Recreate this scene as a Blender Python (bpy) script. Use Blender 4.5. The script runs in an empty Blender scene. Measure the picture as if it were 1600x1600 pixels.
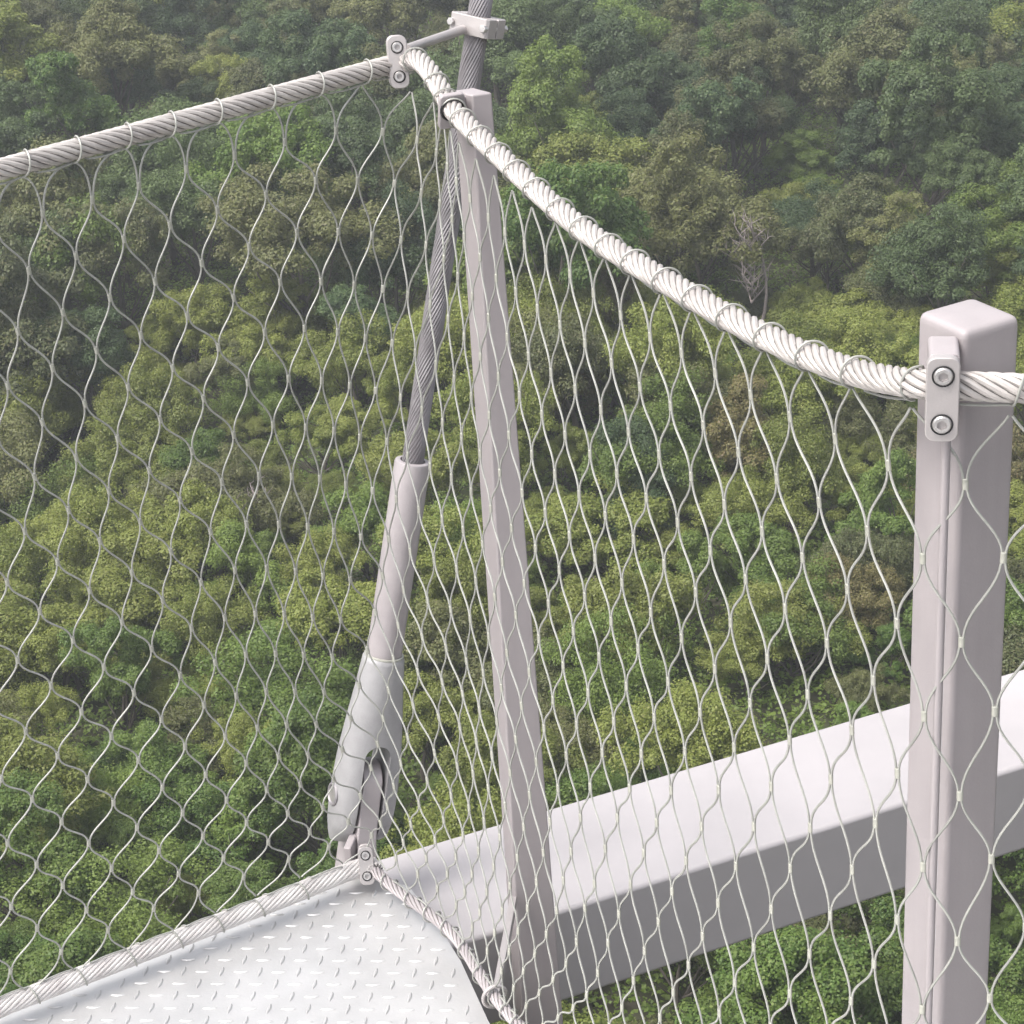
import bpy, bmesh, math, random
import numpy as np
from mathutils import Vector, Matrix

# ------------------------------------------------------------------ camera, world, sun, exposure
SC = bpy.context.scene
COL = SC.collection
F_PX, PITCH, ROLL, CAM_H = 3600.0, math.radians(25.5), math.radians(3.3), 1.97

cam_d = bpy.data.cameras.new('camera'); cam = bpy.data.objects.new('camera', cam_d); COL.objects.link(cam)
cam_d.sensor_width = 36.0; cam_d.sensor_height = 36.0; cam_d.sensor_fit = 'HORIZONTAL'
cam_d.lens = 36.0 * F_PX / 1600.0
cam_d.clip_start = 0.05; cam_d.clip_end = 6000
fw = Vector((0, math.cos(PITCH), -math.sin(PITCH))); rt = Vector((1, 0, 0)); up = rt.cross(fw)
rt2 = math.cos(ROLL) * rt - math.sin(ROLL) * up
up2 = math.sin(ROLL) * rt + math.cos(ROLL) * up
M = Matrix((rt2, up2, -fw)).transposed().to_4x4(); M.translation = Vector((0, 0, CAM_H))
cam.matrix_world = M
SC.camera = cam

SUN_EL, SUN_AZ = 60.0, -116.0      # degrees; azimuth clockwise from +y
world = bpy.data.worlds.new('World'); SC.world = world; world.use_nodes = True
wn = world.node_tree; wn.nodes.clear()
sky = wn.nodes.new('ShaderNodeTexSky'); sky.sky_type = 'NISHITA'; sky.sun_disc = False
sky.sun_elevation = math.radians(SUN_EL); sky.sun_rotation = math.radians(SUN_AZ)
sky.air_density = 1.0; sky.dust_density = 6.0; sky.ozone_density = 0.6; sky.altitude = 100
hs = wn.nodes.new('ShaderNodeHueSaturation'); hs.inputs['Saturation'].default_value = 0.30
bg = wn.nodes.new('ShaderNodeBackground'); bg.inputs['Strength'].default_value = 0.15
wo = wn.nodes.new('ShaderNodeOutputWorld')
wn.links.new(sky.outputs[0], hs.inputs['Color']); wn.links.new(hs.outputs[0], bg.inputs['Color']); wn.links.new(bg.outputs[0], wo.inputs['Surface'])
sl = bpy.data.lights.new('sun', 'SUN'); sl.energy = 1.15; sl.angle = math.radians(24); sl.color = (1.0, 0.965, 0.91)
so = bpy.data.objects.new('sun', sl); COL.objects.link(so)
az, el = math.radians(SUN_AZ), math.radians(SUN_EL)
sdir = Vector((math.sin(az) * math.cos(el), math.cos(az) * math.cos(el), math.sin(el)))
so.rotation_euler = sdir.to_track_quat('Z', 'Y').to_euler(); so.location = (0, 0, 30)
SC.view_settings.view_transform = 'Standard'; SC.view_settings.look = 'None'
SC.view_settings.exposure = 1.02; SC.view_settings.gamma = 1.0
SC.cycles.max_bounces = 6; SC.cycles.diffuse_bounces = 3; SC.cycles.glossy_bounces = 3
SC.cycles.transmission_bounces = 3; SC.cycles.volume_bounces = 0; SC.cycles.transparent_max_bounces = 6

# ------------------------------------------------------------------ materials
def new_mat(name):
    m = bpy.data.materials.new(name); m.use_nodes = True
    nt = m.node_tree; nt.nodes.clear()
    out = nt.nodes.new('ShaderNodeOutputMaterial'); p = nt.nodes.new('ShaderNodeBsdfPrincipled')
    nt.links.new(p.outputs[0], out.inputs['Surface'])
    return m, nt, p, out

def mat(name, col, rough=0.5, metal=0.0, var=0.08, scale=9.0, bump=0.0, bscale=200.0, col2=None, detail=6, streak=None):
    """painted / metal surface: large soft stains + fine grain bump"""
    m, nt, p, out = new_mat(name)
    tc = nt.nodes.new('ShaderNodeTexCoord')
    n = nt.nodes.new('ShaderNodeTexNoise'); n.inputs['Scale'].default_value = scale; n.inputs['Detail'].default_value = detail
    n.inputs['Roughness'].default_value = 0.65
    if streak:
        mp = nt.nodes.new('ShaderNodeMapping'); mp.inputs['Scale'].default_value = (1, 1, streak); nt.links.new(tc.outputs['Object'], mp.inputs['Vector']); nt.links.new(mp.outputs[0], n.inputs['Vector'])
    else:
        nt.links.new(tc.outputs['Object'], n.inputs['Vector'])
    r = nt.nodes.new('ShaderNodeValToRGB'); r.color_ramp.elements[0].position = 0.3; r.color_ramp.elements[1].position = 0.72
    c2 = col2 or tuple(min(1, c * (1 + var)) for c in col)
    c1 = tuple(c * (1 - var) for c in col)
    r.color_ramp.elements[0].color = (*c1, 1); r.color_ramp.elements[1].color = (*c2, 1)
    nt.links.new(n.outputs['Fac'], r.inputs['Fac']); nt.links.new(r.outputs['Color'], p.inputs['Base Color'])
    p.inputs['Metallic'].default_value = metal
    mr = nt.nodes.new('ShaderNodeMapRange'); mr.inputs['To Min'].default_value = max(0.05, rough - 0.08); mr.inputs['To Max'].default_value = rough + 0.1
    n3 = nt.nodes.new('ShaderNodeTexNoise'); n3.inputs['Scale'].default_value = scale * 2.7; n3.inputs['Detail'].default_value = 4
    nt.links.new(tc.outputs['Object'], n3.inputs['Vector']); nt.links.new(n3.outputs['Fac'], mr.inputs['Value']); nt.links.new(mr.outputs[0], p.inputs['Roughness'])
    if bump:
        n2 = nt.nodes.new('ShaderNodeTexNoise'); n2.inputs['Scale'].default_value = bscale; n2.inputs['Detail'].default_value = 3
        b = nt.nodes.new('ShaderNodeBump'); b.inputs['Strength'].default_value = bump; b.inputs['Distance'].default_value = 0.0006
        nt.links.new(tc.outputs['Object'], n2.inputs['Vector']); nt.links.new(n2.outputs['Fac'], b.inputs['Height']); nt.links.new(b.outputs[0], p.inputs['Normal'])
    return m

M_PAINT = mat('grey_paint', (0.345, 0.313, 0.320), 0.42, 0.0, 0.055, 26.0, 0.25, 350, streak=0.06)
M_BEAM = mat('beam_paint', (0.405, 0.382, 0.39), 0.42, 0.0, 0.11, 1.9, 0.2, 300)
M_BAND = mat('dark_bracket_paint', (0.42, 0.39, 0.40), 0.5, 0.0, 0.1, 12)
M_CLAMP = mat('clamp_stainless', (0.44, 0.41, 0.405), 0.40, 0.35, 0.06, 30, 0.3, 500)
M_ROPE = mat('rope_steel', (0.46, 0.425, 0.41), 0.42, 0.3, 0.2, 25, 0.3, 900, col2=(0.58, 0.545, 0.515))
M_PALE = mat('pale_rope_steel', (0.60, 0.56, 0.55), 0.45, 0.15, 0.2, 20, 0.3, 900, col2=(0.72, 0.70, 0.68))
M_WIRE = mat('net_wire_steel', (0.36, 0.362, 0.335), 0.48, 0.3, 0.18, 18)
M_FERR = mat('ferrule_alloy', (0.42, 0.42, 0.37), 0.40, 0.4, 0.12, 60)
M_CABLE = mat('galvanised_cable', (0.275, 0.26, 0.272), 0.50, 0.4, 0.15, 30, 0.3, 700)
M_SOCK = mat('socket_galvanised', (0.385, 0.352, 0.36), 0.44, 0.2, 0.10, 14, 0.35, 420)
M_FORK = mat('fork_galvanised', (0.365, 0.358, 0.365), 0.46, 0.25, 0.10, 22, 0.5, 260)
M_DECK = mat('tread_plate_galvanised', (0.545, 0.54, 0.54), 0.42, 0.5, 0.12, 6, 0.35, 240)
M_SCREW = mat('screw_steel', (0.55, 0.53, 0.52), 0.3, 0.7, 0.1, 80)
M_GROOVE_SHADE = mat('rope_groove_shade', (0.13, 0.12, 0.115), 0.7, 0.0, 0.2, 60)  # dark tone standing in for shade in the grooves between rope strands
M_RUBBER = mat('black_rubber', (0.02, 0.02, 0.022), 0.6, 0.0, 0.2, 40)
M_BARK = mat('bark', (0.10, 0.085, 0.07), 0.85, 0.0, 0.35, 3.0)
M_DEADW = mat('dead_wood', (0.27, 0.23, 0.22), 0.85, 0.0, 0.25, 4.0)
M_SAND = mat('pale_track', (0.50, 0.47, 0.44), 0.9, 0.0, 0.15, 0.5)

def ground_mat():
    m, nt, p, out = new_mat('forest_floor')
    tc = nt.nodes.new('ShaderNodeTexCoord'); n = nt.nodes.new('ShaderNodeTexNoise'); n.inputs['Scale'].default_value = 0.35; n.inputs['Detail'].default_value = 9
    n.inputs['Roughness'].default_value = 0.7
    nt.links.new(tc.outputs['Object'], n.inputs['Vector'])
    r = nt.nodes.new('ShaderNodeValToRGB'); r.color_ramp.elements[0].position = 0.35; r.color_ramp.elements[1].position = 0.7
    r.color_ramp.elements[0].color = (0.050, 0.040, 0.030, 1); r.color_ramp.elements[1].color = (0.060, 0.075, 0.025, 1)
    nt.links.new(n.outputs['Fac'], r.inputs['Fac']); nt.links.new(r.outputs['Color'], p.inputs['Base Color']); p.inputs['Roughness'].default_value = 0.95
    return m
M_GROUND = ground_mat()

def leaf_mat(name, ca, cb, cc, tr=0.42):
    """ca..cb: clump to clump, cc: odd leaves (young or dry)."""
    m, nt, p, out = new_mat(name)
    tc = nt.nodes.new('ShaderNodeTexCoord')
    n = nt.nodes.new('ShaderNodeTexNoise'); n.inputs['Scale'].default_value = 0.75; n.inputs['Detail'].default_value = 5; n.inputs['Roughness'].default_value = 0.6
    nt.links.new(tc.outputs['Object'], n.inputs['Vector'])
    oi = nt.nodes.new('ShaderNodeObjectInfo')
    ad = nt.nodes.new('ShaderNodeMath'); ad.operation = 'ADD'
    ms = nt.nodes.new('ShaderNodeMath'); ms.operation = 'MULTIPLY_ADD'; ms.inputs[1].default_value = 0.55; ms.inputs[2].default_value = -0.27
    nt.links.new(oi.outputs['Random'], ms.inputs[0]); nt.links.new(ms.outputs[0], ad.inputs[0]); nt.links.new(n.outputs['Fac'], ad.inputs[1])
    r = nt.nodes.new('ShaderNodeValToRGB'); e = r.color_ramp.elements
    e[0].position = 0.25; e[0].color = (*ca, 1); e[1].position = 0.75; e[1].color = (*cb, 1)
    nt.links.new(ad.outputs[0], r.inputs['Fac'])
    at = nt.nodes.new('ShaderNodeAttribute'); at.attribute_name = 'leaf_rnd'
    gt = nt.nodes.new('ShaderNodeMapRange'); gt.inputs['From Min'].default_value = 0.72; gt.inputs['From Max'].default_value = 1.0; gt.inputs['To Max'].default_value = 0.8
    nt.links.new(at.outputs['Fac'], gt.inputs['Value'])
    mx = nt.nodes.new('ShaderNodeMixRGB'); mx.inputs['Color2'].default_value = (*cc, 1)
    nt.links.new(gt.outputs[0], mx.inputs['Fac']); nt.links.new(r.outputs['Color'], mx.inputs['Color1'])
    h = nt.nodes.new('ShaderNodeHueSaturation')
    mv = nt.nodes.new('ShaderNodeMapRange'); mv.inputs['To Min'].default_value = 0.82; mv.inputs['To Max'].default_value = 1.18
    wn_ = nt.nodes.new('ShaderNodeTexWhiteNoise'); wn_.noise_dimensions = '1D'; nt.links.new(oi.outputs['Random'], wn_.inputs['W'])
    nt.links.new(wn_.outputs['Value'], mv.inputs['Value']); nt.links.new(mv.outputs[0], h.inputs['Value']); nt.links.new(mx.outputs[0], h.inputs['Color'])
    nt.links.new(h.outputs[0], p.inputs['Base Color']); p.inputs['Roughness'].default_value = 0.55
    t = nt.nodes.new('ShaderNodeBsdfTranslucent'); nt.links.new(h.outputs[0], t.inputs['Color'])
    ms2 = nt.nodes.new('ShaderNodeMixShader'); ms2.inputs['Fac'].default_value = tr
    nt.links.new(p.outputs[0], ms2.inputs[1]); nt.links.new(t.outputs[0], ms2.inputs[2]); nt.links.new(ms2.outputs[0], out.inputs['Surface'])
    return m
LEAF = {
    'bright': leaf_mat('leaves_yellow_green', (0.160, 0.200, 0.036), (0.240, 0.272, 0.058), (0.29, 0.29, 0.09)),
    'mid':    leaf_mat('leaves_mid_green',    (0.085, 0.155, 0.028), (0.165, 0.230, 0.042), (0.21, 0.26, 0.07)),
    'dark':   leaf_mat('leaves_dark_green',   (0.060, 0.104, 0.040), (0.110, 0.158, 0.050), (0.14, 0.18, 0.07)),
    'olive':  leaf_mat('leaves_olive',        (0.105, 0.125, 0.048), (0.175, 0.188, 0.062), (0.21, 0.19, 0.10)),
    'russet': leaf_mat('leaves_russet',       (0.140, 0.135, 0.055), (0.215, 0.195, 0.070), (0.26, 0.19, 0.10)),
}

# ------------------------------------------------------------------ object helpers
def tag(o, label=None, cat=None, group=None, kind=None):
    if label: o['label'] = label
    if cat: o['category'] = cat
    if group: o['group'] = group
    if kind: o['kind'] = kind
    return o
def empty(name, loc=(0, 0, 0), label=None, cat=None, group=None):
    o = bpy.data.objects.new(name, None); COL.objects.link(o); o.location = loc; o.empty_display_size = 0.1
    return tag(o, label, cat, group)
def link_mesh(name, me, parent=None):
    o = bpy.data.objects.new(name, me); COL.objects.link(o)
    if parent is not None:
        o.parent = parent; o.matrix_parent_inverse = Matrix.Translation(-Vector(parent.location))
    return o

class MB:
    def __init__(s): s.v = []; s.f = []; s.n = 0
    def add(s, v, f):
        v = np.asarray(v, float).reshape(-1, 3); s.v.append(v); s.f += [tuple(i + s.n for i in q) for q in f]; s.n += len(v)
    def box(s, c, ax, h, taper=None):
        """c centre, ax 3 axes, h half sizes"""
        c = np.array(c, float); ax = [np.array(a, float) / np.linalg.norm(a) for a in ax]
        v = [c + ax[0] * h[0] * i + ax[1] * h[1] * j + ax[2] * h[2] * k for i in (-1, 1) for j in (-1, 1) for k in (-1, 1)]
        s.add(v, [(0, 1, 3, 2), (4, 6, 7, 5), (0, 4, 5, 1), (2, 3, 7, 6), (0, 2, 6, 4), (1, 5, 7, 3)])
    def loft(s, rings, cap=True):
        n = len(rings[0]); v = np.concatenate([np.asarray(r, float) for r in rings]); f = []
        for i in range(len(rings) - 1):
            for j in range(n):
                k = (j + 1) % n; f.append((i * n + j, i * n + k, (i + 1) * n + k, (i + 1) * n + j))
        if cap: f.append(tuple(range(n))[::-1]); f.append(tuple((len(rings) - 1) * n + j for j in range(n)))
        s.add(v, f)
    def tube(s, path, rad, sides=8, cap=True, twist=None):
        P = np.asarray(path, float); m = len(P); R = np.full(m, rad) if np.isscalar(rad) else np.asarray(rad, float)
        T = np.gradient(P, axis=0); T /= np.linalg.norm(T, axis=1)[:, None] + 1e-12
        ref = np.array([0, 0, 1.0]) if abs(T[0][2]) < 0.9 else np.array([1.0, 0, 0])
        A = np.zeros_like(P); a = np.cross(T[0], ref); a /= np.linalg.norm(a)
        for i in range(m):
            a = a - T[i] * a.dot(T[i]); a /= np.linalg.norm(a); A[i] = a
        Bn = np.cross(T, A); th = np.arange(sides) * 2 * math.pi / sides
        v = (P[:, None] + R[:, None, None] * (np.cos(th)[None, :, None] * A[:, None] + np.sin(th)[None, :, None] * Bn[:, None])).reshape(-1, 3)
        f = []
        for i in range(m - 1):
            for j in range(sides):
                k = (j + 1) % sides; f.append((i * sides + j, i * sides + k, (i + 1) * sides + k, (i + 1) * sides + j))
        if cap: f.append(tuple(range(sides))[::-1]); f.append(tuple((m - 1) * sides + j for j in range(sides)))
        s.add(v, f)
    def build(s, name, m, parent=None, smooth=False, bevel=0.0, seg=2, origin=None):
        v = np.concatenate(s.v); org = np.array(origin if origin is not None else (v.min(0) + v.max(0)) / 2)
        me = bpy.data.meshes.new(name); me.from_pydata((v - org).tolist(), [], s.f); me.materials.append(m)
        if smooth: me.polygons.foreach_set('use_smooth', [True] * len(me.polygons))
        me.update()
        o = bpy.data.objects.new(name, me); COL.objects.link(o); o.location = org
        if parent is not None:
            o.parent = parent; o.location = Vector(org) - Vector(parent.location)
        if bevel:
            b = o.modifiers.new('bevel', 'BEVEL'); b.width = bevel; b.segments = seg; b.limit_method = 'ANGLE'; b.angle_limit = math.radians(35)
            b.harden_normals = True
        if smooth or bevel:
            try:
                me.polygons.foreach_set('use_smooth', [True] * len(me.polygons))
                if not bevel: me.set_sharp_from_angle(angle=math.radians(38))
            except Exception: pass
        return o

def rrect(w, h, r, n=6):
    pts = []
    for cx, cy, a0 in ((w - r, h - r, 0), (-(w - r), h - r, 90), (-(w - r), -(h - r), 180), (w - r, -(h - r), 270)):
        for i in range(n + 1):
            a = math.radians(a0 + 90 * i / n); pts.append((cx + r * math.cos(a), cy + r * math.sin(a)))
    return pts
def plate(mb, c, X, Y, Z, w, h, t, r):
    """rounded-rectangle slab: half-width w along X, half-height h along Y, half-thickness t along Z"""
    c, X, Y, Z = [np.array(q, float) for q in (c, X, Y, Z)]
    pts = rrect(w, h, r)
    mb.loft([[c + X * x + Y * y - Z * t for x, y in pts], [c + X * x + Y * y + Z * t for x, y in pts]])
def basis(n, upv=(0, 0, 1)):
    n = np.array(n, float); n /= np.linalg.norm(n); u = np.array(upv, float); x = np.cross(u, n); x /= np.linalg.norm(x); y = np.cross(n, x)
    return x, y, n

def screw(parent, c, n, r):
    X, Y, Z = basis(n); mb = MB(); c = np.array(c); k = 20
    def ring(rad, d, hexa=False):
        out = []
        for i in range(k):
            a = 2 * math.pi * i / k; rr = rad
            if hexa: rr = rad / max(math.cos(((a + math.pi / 6) % (math.pi / 3)) - math.pi / 6), 0.5)
            out.append(c + X * rr * math.cos(a) + Y * rr * math.sin(a) + Z * d)
        return out
    mb.loft([ring(r, -0.003), ring(r, 0.0012), ring(r * 0.86, 0.0026), ring(r * 0.5, 0.0026, True), ring(r * 0.48, -0.0015, True)], cap=True)
    return mb.build('screw', M_SCREW, parent, smooth=False, bevel=0.0)
def screw_recess(parent, c, n, r):
    X, Y, Z = basis(n); mb = MB(); c = np.array(c)
    ringp = [c + X * r * math.cos(a) + Y * r * math.sin(a) + Z * 0.0004 for a in np.linspace(0, 2 * math.pi, 24)]
    mb.tube(ringp, 0.0007, 6, False)
    return mb.build('screw_seat', M_RUBBER, parent)

# ------------------------------------------------------------------ fence surface (metres): top line and foot line of the netting, plus every knot as (distance along, fraction down)
NET_ROWS = [
 [(-1.0136,0.0504),(-0.9479,0.0454),(-0.8829,0.0401),(-0.8188,0.0345),(-0.7555,0.0287),(-0.6929,0.0228),(-0.6304,0.0173),(-0.5663,0.0134),(-0.4978,0.0124),(-0.4279,0.0117),(-0.3653,0.0106),(-0.2974,0.0100),(-0.2172,0.0089),(-0.1421,0.0088),(-0.0655,0.0130),(0.0395,0.0250),(0.1182,0.0217),(0.1525,0.0309),(0.1782,0.0388),(0.2065,0.0455),(0.2630,0.0512),(0.3199,0.0560),(0.3756,0.0587),(0.4328,0.0625),(0.4995,0.0616),(0.5621,0.0621),(0.6272,0.0640),(0.6915,0.0623),(0.7648,0.0590),(0.8318,0.0572),(0.9045,0.0546),(0.9800,0.0500),(1.0588,0.0437),(1.1388,0.0363),(1.2370,0.0229),(1.3251,0.0212),(1.3993,0.0180),(1.4689,0.0141),(1.5373,0.0101),(1.6052,0.0062),(1.6729,0.0024)],
 [(-1.0396,0.1023),(-0.9732,0.0976),(-0.9075,0.0926),(-0.8427,0.0871),(-0.7791,0.0812),(-0.7168,0.0749),(-0.6558,0.0682),(-0.5957,0.0612),(-0.5346,0.0562),(-0.4669,0.0563),(-0.4016,0.0550),(-0.3332,0.0516),(-0.2615,0.0514),(-0.1845,0.0521),(-0.1033,0.0550),(-0.0263,0.0712),(0.0671,0.0711),(0.1347,0.0710),(0.1721,0.0782),(0.2030,0.0869),(0.2483,0.0950),(0.3069,0.1017),(0.3573,0.1047),(0.4149,0.1041),(0.4753,0.1041),(0.5406,0.1020),(0.6021,0.1047),(0.6704,0.1078),(0.7407,0.1091),(0.8117,0.1038),(0.8842,0.1011),(0.9565,0.0986),(1.0320,0.0942),(1.1139,0.0868),(1.2034,0.0793),(1.2906,0.0764),(1.3645,0.0731),(1.4342,0.0694),(1.5027,0.0653),(1.5708,0.0612),(1.6387,0.0570)],
 [(-0.9981,0.1504),(-0.9313,0.1459),(-0.8653,0.1409),(-0.8005,0.1355),(-0.7370,0.1297),(-0.6749,0.1237),(-0.6141,0.1174),(-0.5532,0.1110),(-0.4887,0.1100),(-0.4217,0.1068),(-0.3552,0.1065),(-0.2852,0.1048),(-0.2110,0.1039),(-0.1331,0.1039),(-0.0647,0.1177),(-0.0030,0.1333),(0.0886,0.1243),(0.1522,0.1220),(0.1937,0.1292),(0.2337,0.1394),(0.2847,0.1490),(0.3356,0.1580),(0.3938,0.1574),(0.4559,0.1584),(0.5180,0.1585),(0.5837,0.1587),(0.6513,0.1592),(0.7200,0.1622),(0.7907,0.1594),(0.8621,0.1552),(0.9355,0.1565),(1.0111,0.1553),(1.0894,0.1493),(1.1732,0.1441),(1.2574,0.1384),(1.3257,0.1336),(1.3953,0.1286),(1.4649,0.1234),(1.5340,0.1185),(1.6026,0.1137),(1.6710,0.1091)],
 [(-1.0233,0.2033),(-0.9552,0.1995),(-0.8877,0.1952),(-0.8211,0.1906),(-0.7556,0.1856),(-0.6916,0.1803),(-0.6291,0.1755),(-0.5676,0.1717),(-0.5061,0.1663),(-0.4403,0.1654),(-0.3755,0.1627),(-0.3069,0.1577),(-0.2350,0.1553),(-0.1605,0.1556),(-0.0932,0.1691),(-0.0372,0.1852),(0.0251,0.1918),(0.1108,0.1777),(0.1710,0.1779),(0.2177,0.1859),(0.2648,0.1958),(0.3162,0.2052),(0.3730,0.2106),(0.4351,0.2135),(0.4975,0.2130),(0.5622,0.2111),(0.6281,0.2122),(0.6961,0.2135),(0.7677,0.2128),(0.8390,0.2107),(0.9101,0.2128),(0.9859,0.2114),(1.0626,0.2074),(1.1430,0.2054),(1.2259,0.2028),(1.2937,0.2059),(1.3582,0.1950),(1.4265,0.1859),(1.4960,0.1789),(1.5654,0.1728),(1.6345,0.1672)],
 [(-0.9801,0.2528),(-0.9110,0.2495),(-0.8424,0.2458),(-0.7746,0.2417),(-0.7082,0.2372),(-0.6436,0.2321),(-0.5812,0.2270),(-0.5200,0.2230),(-0.4582,0.2189),(-0.3946,0.2174),(-0.3264,0.2118),(-0.2565,0.2078),(-0.1844,0.2063),(-0.1185,0.2199),(-0.0636,0.2364),(-0.0151,0.2516),(0.0556,0.2475),(0.1318,0.2386),(0.1917,0.2392),(0.2434,0.2454),(0.2951,0.2531),(0.3509,0.2591),(0.4130,0.2613),(0.4763,0.2629),(0.5391,0.2653),(0.6040,0.2649),(0.6710,0.2633),(0.7413,0.2635),(0.8127,0.2643),(0.8836,0.2659),(0.9565,0.2669),(1.0334,0.2652),(1.1107,0.2665),(1.1909,0.2669),(1.2640,0.2724),(1.3256,0.2633),(1.3908,0.2524),(1.4591,0.2429),(1.5283,0.2349),(1.5977,0.2278),(1.6669,0.2212)],
 [(-1.0063,0.3056),(-0.9360,0.3031),(-0.8657,0.3003),(-0.7957,0.2974),(-0.7263,0.2940),(-0.6587,0.2900),(-0.5942,0.2850),(-0.5335,0.2797),(-0.4742,0.2737),(-0.4120,0.2710),(-0.3465,0.2655),(-0.2780,0.2588),(-0.2064,0.2579),(-0.1427,0.2681),(-0.0879,0.2851),(-0.0411,0.3031),(0.0089,0.3162),(0.0882,0.3055),(0.1568,0.2997),(0.2159,0.3001),(0.2712,0.3039),(0.3268,0.3089),(0.3863,0.3127),(0.4516,0.3133),(0.5151,0.3139),(0.5794,0.3147),(0.6458,0.3144),(0.7143,0.3150),(0.7852,0.3147),(0.8553,0.3173),(0.9289,0.3191),(1.0027,0.3248),(1.0793,0.3268),(1.1583,0.3263),(1.2355,0.3314),(1.2987,0.3408),(1.3596,0.3245),(1.4249,0.3106),(1.4929,0.3000),(1.5618,0.2909),(1.6309,0.2827)],
 [(-0.9629,0.3556),(-0.8914,0.3537),(-0.8197,0.3517),(-0.7480,0.3496),(-0.6769,0.3471),(-0.6078,0.3438),(-0.5439,0.3384),(-0.4854,0.3321),(-0.4259,0.3258),(-0.3638,0.3196),(-0.2986,0.3120),(-0.2307,0.3102),(-0.1659,0.3213),(-0.1114,0.3369),(-0.0645,0.3538),(-0.0202,0.3703),(0.0447,0.3708),(0.1166,0.3645),(0.1832,0.3595),(0.2443,0.3578),(0.3028,0.3591),(0.3628,0.3617),(0.4280,0.3629),(0.4925,0.3628),(0.5576,0.3658),(0.6234,0.3669),(0.6898,0.3687),(0.7581,0.3738),(0.8276,0.3741),(0.8992,0.3764),(0.9719,0.3800),(1.0487,0.3836),(1.1248,0.3876),(1.2026,0.3930),(1.2685,0.4091),(1.3298,0.3959),(1.3935,0.3810),(1.4597,0.3679),(1.5275,0.3565),(1.5960,0.3463),(1.6647,0.3370)],
 [(-0.9915,0.4071),(-0.9195,0.4057),(-0.8470,0.4043),(-0.7740,0.4029),(-0.7008,0.4016),(-0.6278,0.4000),(-0.5573,0.3971),(-0.4956,0.3900),(-0.4376,0.3832),(-0.3784,0.3753),(-0.3145,0.3692),(-0.2504,0.3665),(-0.1883,0.3700),(-0.1348,0.3863),(-0.0880,0.4022),(-0.0440,0.4213),(0.0044,0.4361),(0.0751,0.4315),(0.1482,0.4220),(0.2159,0.4142),(0.2783,0.4103),(0.3386,0.4102),(0.4011,0.4114),(0.4689,0.4108),(0.5337,0.4118),(0.6003,0.4164),(0.6661,0.4182),(0.7312,0.4223),(0.8004,0.4294),(0.8709,0.4322),(0.9425,0.4375),(1.0167,0.4441),(1.0909,0.4506),(1.1666,0.4554),(1.2435,0.4647),(1.3031,0.4765),(1.3643,0.4567),(1.4287,0.4386),(1.4950,0.4241),(1.5625,0.4116),(1.6306,0.4004)],
 [(-0.9493,0.4564),(-0.8766,0.4553),(-0.8033,0.4543),(-0.7295,0.4532),(-0.6554,0.4520),(-0.5816,0.4502),(-0.5107,0.4464),(-0.4495,0.4390),(-0.3905,0.4324),(-0.3307,0.4234),(-0.2667,0.4183),(-0.2080,0.4256),(-0.1551,0.4409),(-0.1085,0.4552),(-0.0644,0.4746),(-0.0187,0.4936),(0.0435,0.4951),(0.1170,0.4847),(0.1898,0.4721),(0.2561,0.4625),(0.3171,0.4584),(0.3779,0.4582),(0.4411,0.4599),(0.5077,0.4585),(0.5740,0.4647),(0.6393,0.4672),(0.7062,0.4727),(0.7716,0.4793),(0.8408,0.4862),(0.9134,0.4943),(0.9855,0.4997),(1.0571,0.5079),(1.1314,0.5191),(1.2084,0.5271),(1.2732,0.5471),(1.3356,0.5287),(1.3991,0.5093),(1.4641,0.4927),(1.5304,0.4780),(1.5975,0.4647),(1.6652,0.4525)],
 [(-0.9803,0.5060),(-0.9077,0.5051),(-0.8345,0.5041),(-0.7608,0.5031),(-0.6865,0.5019),(-0.6114,0.5004),(-0.5356,0.4982),(-0.4638,0.4943),(-0.4014,0.4906),(-0.3428,0.4816),(-0.2825,0.4740),(-0.2259,0.4801),(-0.1734,0.4944),(-0.1259,0.5098),(-0.0818,0.5275),(-0.0354,0.5472),(0.0236,0.5520),(0.0940,0.5438),(0.1680,0.5298),(0.2380,0.5160),(0.2989,0.5079),(0.3581,0.5061),(0.4201,0.5039),(0.4846,0.5067),(0.5500,0.5124),(0.6145,0.5170),(0.6787,0.5228),(0.7447,0.5305),(0.8131,0.5402),(0.8802,0.5489),(0.9525,0.5566),(1.0236,0.5673),(1.0968,0.5768),(1.1721,0.5848),(1.2413,0.5960),(1.3055,0.5947),(1.3693,0.5777),(1.4338,0.5601),(1.4992,0.5438),(1.5654,0.5289),(1.6323,0.5151)],
 [(-0.9395,0.5539),(-0.8666,0.5530),(-0.7931,0.5520),(-0.7189,0.5506),(-0.6437,0.5491),(-0.5668,0.5479),(-0.4873,0.5478),(-0.4150,0.5469),(-0.3538,0.5379),(-0.2954,0.5325),(-0.2421,0.5324),(-0.1909,0.5442),(-0.1433,0.5612),(-0.0974,0.5797),(-0.0510,0.5976),(0.0082,0.6039),(0.0773,0.5980),(0.1507,0.5854),(0.2215,0.5714),(0.2838,0.5599),(0.3425,0.5583),(0.3976,0.5567),(0.4615,0.5549),(0.5261,0.5616),(0.5883,0.5645),(0.6530,0.5689),(0.7197,0.5798),(0.7832,0.5897),(0.8494,0.6007),(0.9186,0.6139),(0.9918,0.6246),(1.0628,0.6369),(1.1353,0.6427),(1.2064,0.6470),(1.2735,0.6475),(1.3385,0.6386),(1.4032,0.6236),(1.4682,0.6073),(1.5338,0.5916),(1.6000,0.5767),(1.6667,0.5627)],
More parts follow.
